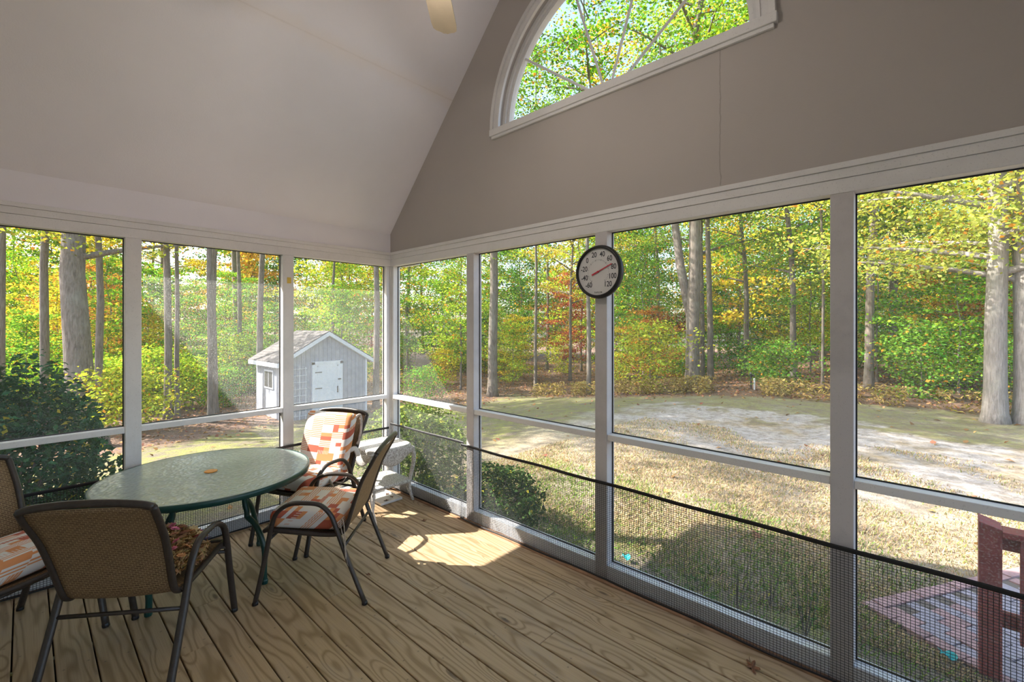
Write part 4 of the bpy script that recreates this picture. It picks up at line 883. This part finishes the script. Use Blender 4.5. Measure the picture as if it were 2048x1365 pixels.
# ---- bushes by the porch
def bush(name, p, rx, ry, h, n, leaf, colr, label, seed):
    rg = np.random.default_rng(seed); r_ = empty(name, (p[0], p[1], zg(*p)-.02)); a = rg.normal(size=(n, 3)); a /= np.linalg.norm(a, axis=1)[:, None]; rr = rg.uniform(.35, 1, n)**.45
    lump = 1+.16*np.sin(a[:, 0]*5+seed)*np.sin(a[:, 1]*5)+.10*np.sin(a[:, 2]*9+a[:, 0]*7)
    C = a*(rr*lump)[:, None]*np.array([rx, ry, h*.5])+np.array([0, 0, h*.52]); C = C[C[:, 2] > .03]
    f_ = link('foliage', leafmesh('foliage', leaves(C, leaf, .35, .55, .12, rg), BUSHLEAF), r_); f_['kind'] = 'stuff'; f_.color = (*colr, 1)
    m = MB()
    for k in range(9):
        az = k*2.4; m.tube(smooth_path([(0, 0, 0), (rx*.25*math.cos(az), ry*.25*math.sin(az), h*.3), (rx*.6*math.cos(az), ry*.6*math.sin(az), h*.72)], 3), [.016-.0017*i for i in range(7)], 5)
    m.build('stems', BARK, r_); return tag(r_, label, 'bush')
bush('evergreen_bush', (-1.75, -2.62), .95, .70, 1.72, 15000, .060, (.035, .11, .05), 'dense dark green bush outside the far left screen', 2)
bush('azalea_bush', (-.50, .62), .62, .58, 1.16, 8000, .050, (.17, .24, .05), 'yellow-green leafy bush outside the porch corner', 3)
bush('azalea_bush', (.75, .75), .52, .40, .62, 4200, .045, (.07, .13, .035), 'low dark bush outside the corner netting, behind the wicker table', 5)
def weed(p, h, label, seed, colr):
    rg = np.random.default_rng(seed); r_ = empty('garden_weed', (p[0], p[1], zg(*p)-.01)); m = MB(); C = []
    for k in range(5):
        az = rg.uniform(0, 6.28); L_ = h*rg.uniform(.6, 1.1); tip = Vector((.22*h*math.cos(az), .22*h*math.sin(az), L_)); m.tube([(0, 0, 0), tip*.5+Vector((.01, 0, .02)), tip], [.004, .003, .0012], 4)
        for s in np.linspace(.25, 1.05, 16): C.append(np.array(tip)*s+rg.normal(size=3)*.022)
    m.build('stem', BARK, r_); f_ = link('foliage', leafmesh('foliage', leaves(np.array(C), .035, .4, .5, .1, rg), BUSHLEAF), r_); f_['kind'] = 'stuff'; f_.color = (*colr, 1); return tag(r_, label, 'plant', 'small weeds along the porch base')
WL = ['tallish weed close right of the thermometer post, outside the netting', 'second weed right of the thermometer post, slightly farther out', 'tallest thin weed in the middle of the wide lower screen', 'upright weed farthest out on the lawn behind the netting', 'thin weed nearest the wide right post', 'small weed left of the thermometer post, outside the netting', 'lowest weed just left of the thermometer post', 'short weed close to the sill right of the thermometer post']
for k, (x, y, h) in enumerate(((2.62, .45, .55), (2.78, .62, .40), (2.95, .95, .62), (3.10, 1.22, .55), (3.36, .98, .48), (1.95, .50, .38), (2.1, .42, .30), (3.02, .45, .30))):
    weed((x, y), h, WL[k], 40+k, ((.16, .26, .05), (.09, .17, .04), (.22, .28, .05))[k % 3])
# ---- patio, red railing
pt = empty('brick_patio', (3.587, 1.711, zg(3.6, 1.7)+.03), math.atan2(-.518, .855)); MB().box((0, .0, -.12), (3.2, 3.0, -.012)).build('bedding', simple('patio_bed', (.16, .13, .11), .95), pt)
bk = MB().box((-.095, -.045, -.05), (.095, .045, 0)); bkm = [bk.mesh('paver', PAVER), bk.mesh('paver', PAVERP)]
for i in range(16): o = link('edging_brick', bkm[1], pt, (.10+i*.2, .045, random.uniform(-.004, .004)), (0, 0, random.uniform(-.03, .03)))
for i in range(15): o = link('edging_brick', bkm[1], pt, (.045, .20+i*.2, random.uniform(-.004, .004)), (0, 0, math.pi/2+random.uniform(-.03, .03)))
for j in range(20):
    for i in range(13):
        x = .20+i*.2+(.1 if j % 2 else 0); y = .14+j*.0955
        link('paver', bkm[1 if random.random() < .16 else 0], pt, (x, y, random.uniform(-.005, .004)), (0, 0, random.uniform(-.02, .02)))
tag(pt, 'grey and pink brick paved patio at lower right outside the netting', 'patio')
rl = empty('red_railing', (4.215, 1.345, zg(3.6, 1.7)+.036)); ph = .90
m = MB(); vs_ = [(-.047, -.047, 0), (.047, -.047, 0), (.047, .047, 0), (-.047, .047, 0), (-.047, -.047, ph-.01), (.047, -.047, ph-.035), (.047, .047, ph-.02), (-.047, .047, ph+.012)]
m.add(vs_, [(3, 2, 1, 0), (4, 5, 6, 7), (0, 1, 5, 4), (1, 2, 6, 5), (2, 3, 7, 6), (3, 0, 4, 7)]); m.build('post', REDW, rl, bevel=.003)
MB().box((.047, -.062, ph-.075), (1.9, .062, ph-.04)).build('top_rail', REDW, rl, bevel=.003); MB().box((.047, -.02, ph-.155), (1.9, .02, ph-.075)).build('sub_rail', REDW, rl, bevel=.002); MB().box((.047, -.02, .30), (1.9, .02, .385)).build('bottom_rail', REDW, rl, bevel=.002)
for i in range(13): MB().box((.115+i*.14, -.055, .24), (.152+i*.14, -.02, ph-.076)).build('baluster', REDW, rl, bevel=.002)
tag(rl, 'dark red painted wooden railing with balusters at lower right outside', 'railing')
# ---- small yard things
p = ghit(1502, 779); HYD = (p.x, p.y); hyd = empty('yard_hydrant', (p.x, p.y, p.z)); m = MB(); m.tube([(0, 0, 0), (0, 0, .48)], .028, 10); m.build('standpipe', DARK, hyd); m = MB(); m.lathe([(.03, .46), (.06, .48), (.06, .56), (.03, .60)], 12); m.tube([(0, 0, .54), (.10, -.07, .54), (.13, -.09, .46)], .02, 8); m.build('spout_head', DARK, hyd); tag(hyd, 'dark iron yard hydrant standing by the woodland edge', 'hydrant')
p = ghit(1509, 780); m = MB(); m.lathe([(.03, 0), (.03, .34), (.038, .34), (.038, .38), (.02, .40)], 12); o = m.build('vent_pipe', PVC, loc=(p.x, p.y, p.z)); tag(o, 'short white plastic pipe beside the yard hydrant', 'pipe')
for u, v, lab in ((1252, 1128, 'teal plastic scrap among the weeds by the middle post'), (1895, 1330, 'teal plastic scrap on the moss at lower right')):
    p = ghit(u, v); m = MB(); m.grid(4, 4, lambda a, b: ((a-.5)*.075+.008*math.sin(5*b), (b-.5)*.045, .012+.014*math.sin(a*6+b*3)+.01*b)); o = m.build('plastic_scrap', TEAL, loc=(p.x, p.y, zg(p.x, p.y)+.03)); s_ = o.modifiers.new('t', 'SOLIDIFY'); s_.thickness = .002; tag(o, lab, 'scrap')
p = ghit(201, 893); m = MB(); m.tube([(0, 0, -.1), (0, 0, .12), (.02, .01, .42)], [.26, .19, .17], 12); o = m.build('tree_stump', BARK, loc=(p.x, p.y, p.z), smooth=True); tag(o, 'short dark tree stump on the mossy lawn left of the second post', 'stump')
# ---- grass, litter
def on_patio(x, y):
    a, b = x-3.587, y-1.711; u_ = a*.855-b*.518; v_ = a*.518+b*.855; return -.02 < u_ < 3.2 and -.02 < v_ < 3.0
def blades(name, n, x0, x1, y0, y1, h, colr, label, cat, seed, keep, mat, wd=.0032):
    rg = np.random.default_rng(seed); X = rg.uniform(x0, x1, n*3); Y = y0+(y1-y0)*rg.uniform(0, 1, n*3)**1.4
    k = np.array([keep(a, b, rg) and not on_patio(a, b) for a, b in zip(X, Y)]); X, Y = X[k][:n], Y[k][:n]; n = len(X); Z = np.array([zg(a, b) for a, b in zip(X, Y)])
    az = rg.uniform(0, 6.28, n); ln = rg.uniform(.2, 1.1, n); hh = h*rg.uniform(.5, 1.3, n); w_ = wd*(1+.12*np.maximum(0, Y))
    d = np.stack([np.cos(az), np.sin(az), 0*az], 1); s_ = np.stack([-np.sin(az), np.cos(az), 0*az], 1); B = np.stack([X, Y, Z-.01], 1); T = B+d*(hh*ln)[:, None]; T[:, 2] += hh*np.sqrt(np.maximum(.05, 1-.8*ln*ln))
    M_ = B*.5+T*.5; M_[:, 2] += hh*.12; v = np.stack([B-s_*w_[:, None], B+s_*w_[:, None], M_+s_*w_[:, None]*.8, T], 1).reshape(-1, 3)
    o = link(name, leafmesh(name, v, mat)); o.color = (*colr, 1); o['kind'] = 'stuff'; return tag(o, label, cat)
def pnoise(x, y): return math.sin(x*1.7+1.3*math.sin(y*1.1))*math.sin(y*1.9+1.1*math.sin(x*1.3))+.5*math.sin(x*4.1+y*3.3)
GRASSM = m_leaf('grass_blades', .2, .04, .5, 1.5, (.20, .26, .05), .12)
blades('dry_grass', 90000, -1, 8.5, 1.2, 7.5, .05, (.50, .38, .22), 'dry straw-coloured grass on the lawn outside the right screens', 'grass', 60, lambda x, y, r: pnoise(x, y)+1.0-abs(y-3.6)*.30 > r.uniform(-.3, .9), GRASSM)
blades('green_grass', 16000, -.5, 5, .25, 3.0, .06, (.16, .26, .04), 'short green grass and moss close to the porch base', 'grass', 61, lambda x, y, r: pnoise(x*1.3+2, y*1.3)+.3 > r.uniform(-.5, .9), GRASSM)
rg = np.random.default_rng(70); n = 26000; X = rg.uniform(-26, 14, n*4); Y = rg.uniform(-4, 30, n*4); k = np.array([(in_forest(a, b) > rg.uniform(.25, .7)) or rg.uniform() < .035 for a, b in zip(X, Y)]); X, Y = X[k][:n], Y[k][:n]
k2 = ~((X > -.3) & (X < 5.2) & (Y < .15)) & ~np.array([on_patio(a, b) for a, b in zip(X, Y)]); X, Y = X[k2], Y[k2]
C = np.stack([X, Y, np.array([zg(a, b) for a, b in zip(X, Y)])+.015], 1); o = link('leaf_litter', leafmesh('leaf_litter', leaves(C, .11, 2.0, .7, .12, rg), DRYLEAF)); o.color = (.36, .19, .10, 1); o['kind'] = 'stuff'; tag(o, 'fallen brown leaves strewn over the woodland floor and yard', 'leaf litter')
# dry fern band along the forest edge
rg = np.random.default_rng(80); n = 15000; X = rg.uniform(-9, 9, n*4); Y = rg.uniform(12.5, 17, n*4); k = np.array([.42 < in_forest(a, b) < .98 and not (abs(a-HYD[0]) < .7 and b < HYD[1]+.25) and pnoise(a*1.5, b) > rg.uniform(-.9, .6) for a, b in zip(X, Y)]); X, Y = X[k][:n], Y[k][:n]; Z = np.array([zg(a, b) for a, b in zip(X, Y)])+rg.uniform(.03, .55, len(X))
o = link('dry_ferns', leafmesh('dry_ferns', leaves(np.stack([X, Y, Z], 1), .13, .4, .3, .1, rg), BUSHLEAF)); o.color = (.40, .30, .10, 1); o['kind'] = 'stuff'; tag(o, 'band of low yellow-brown ferns along the edge of the woods', 'ferns')
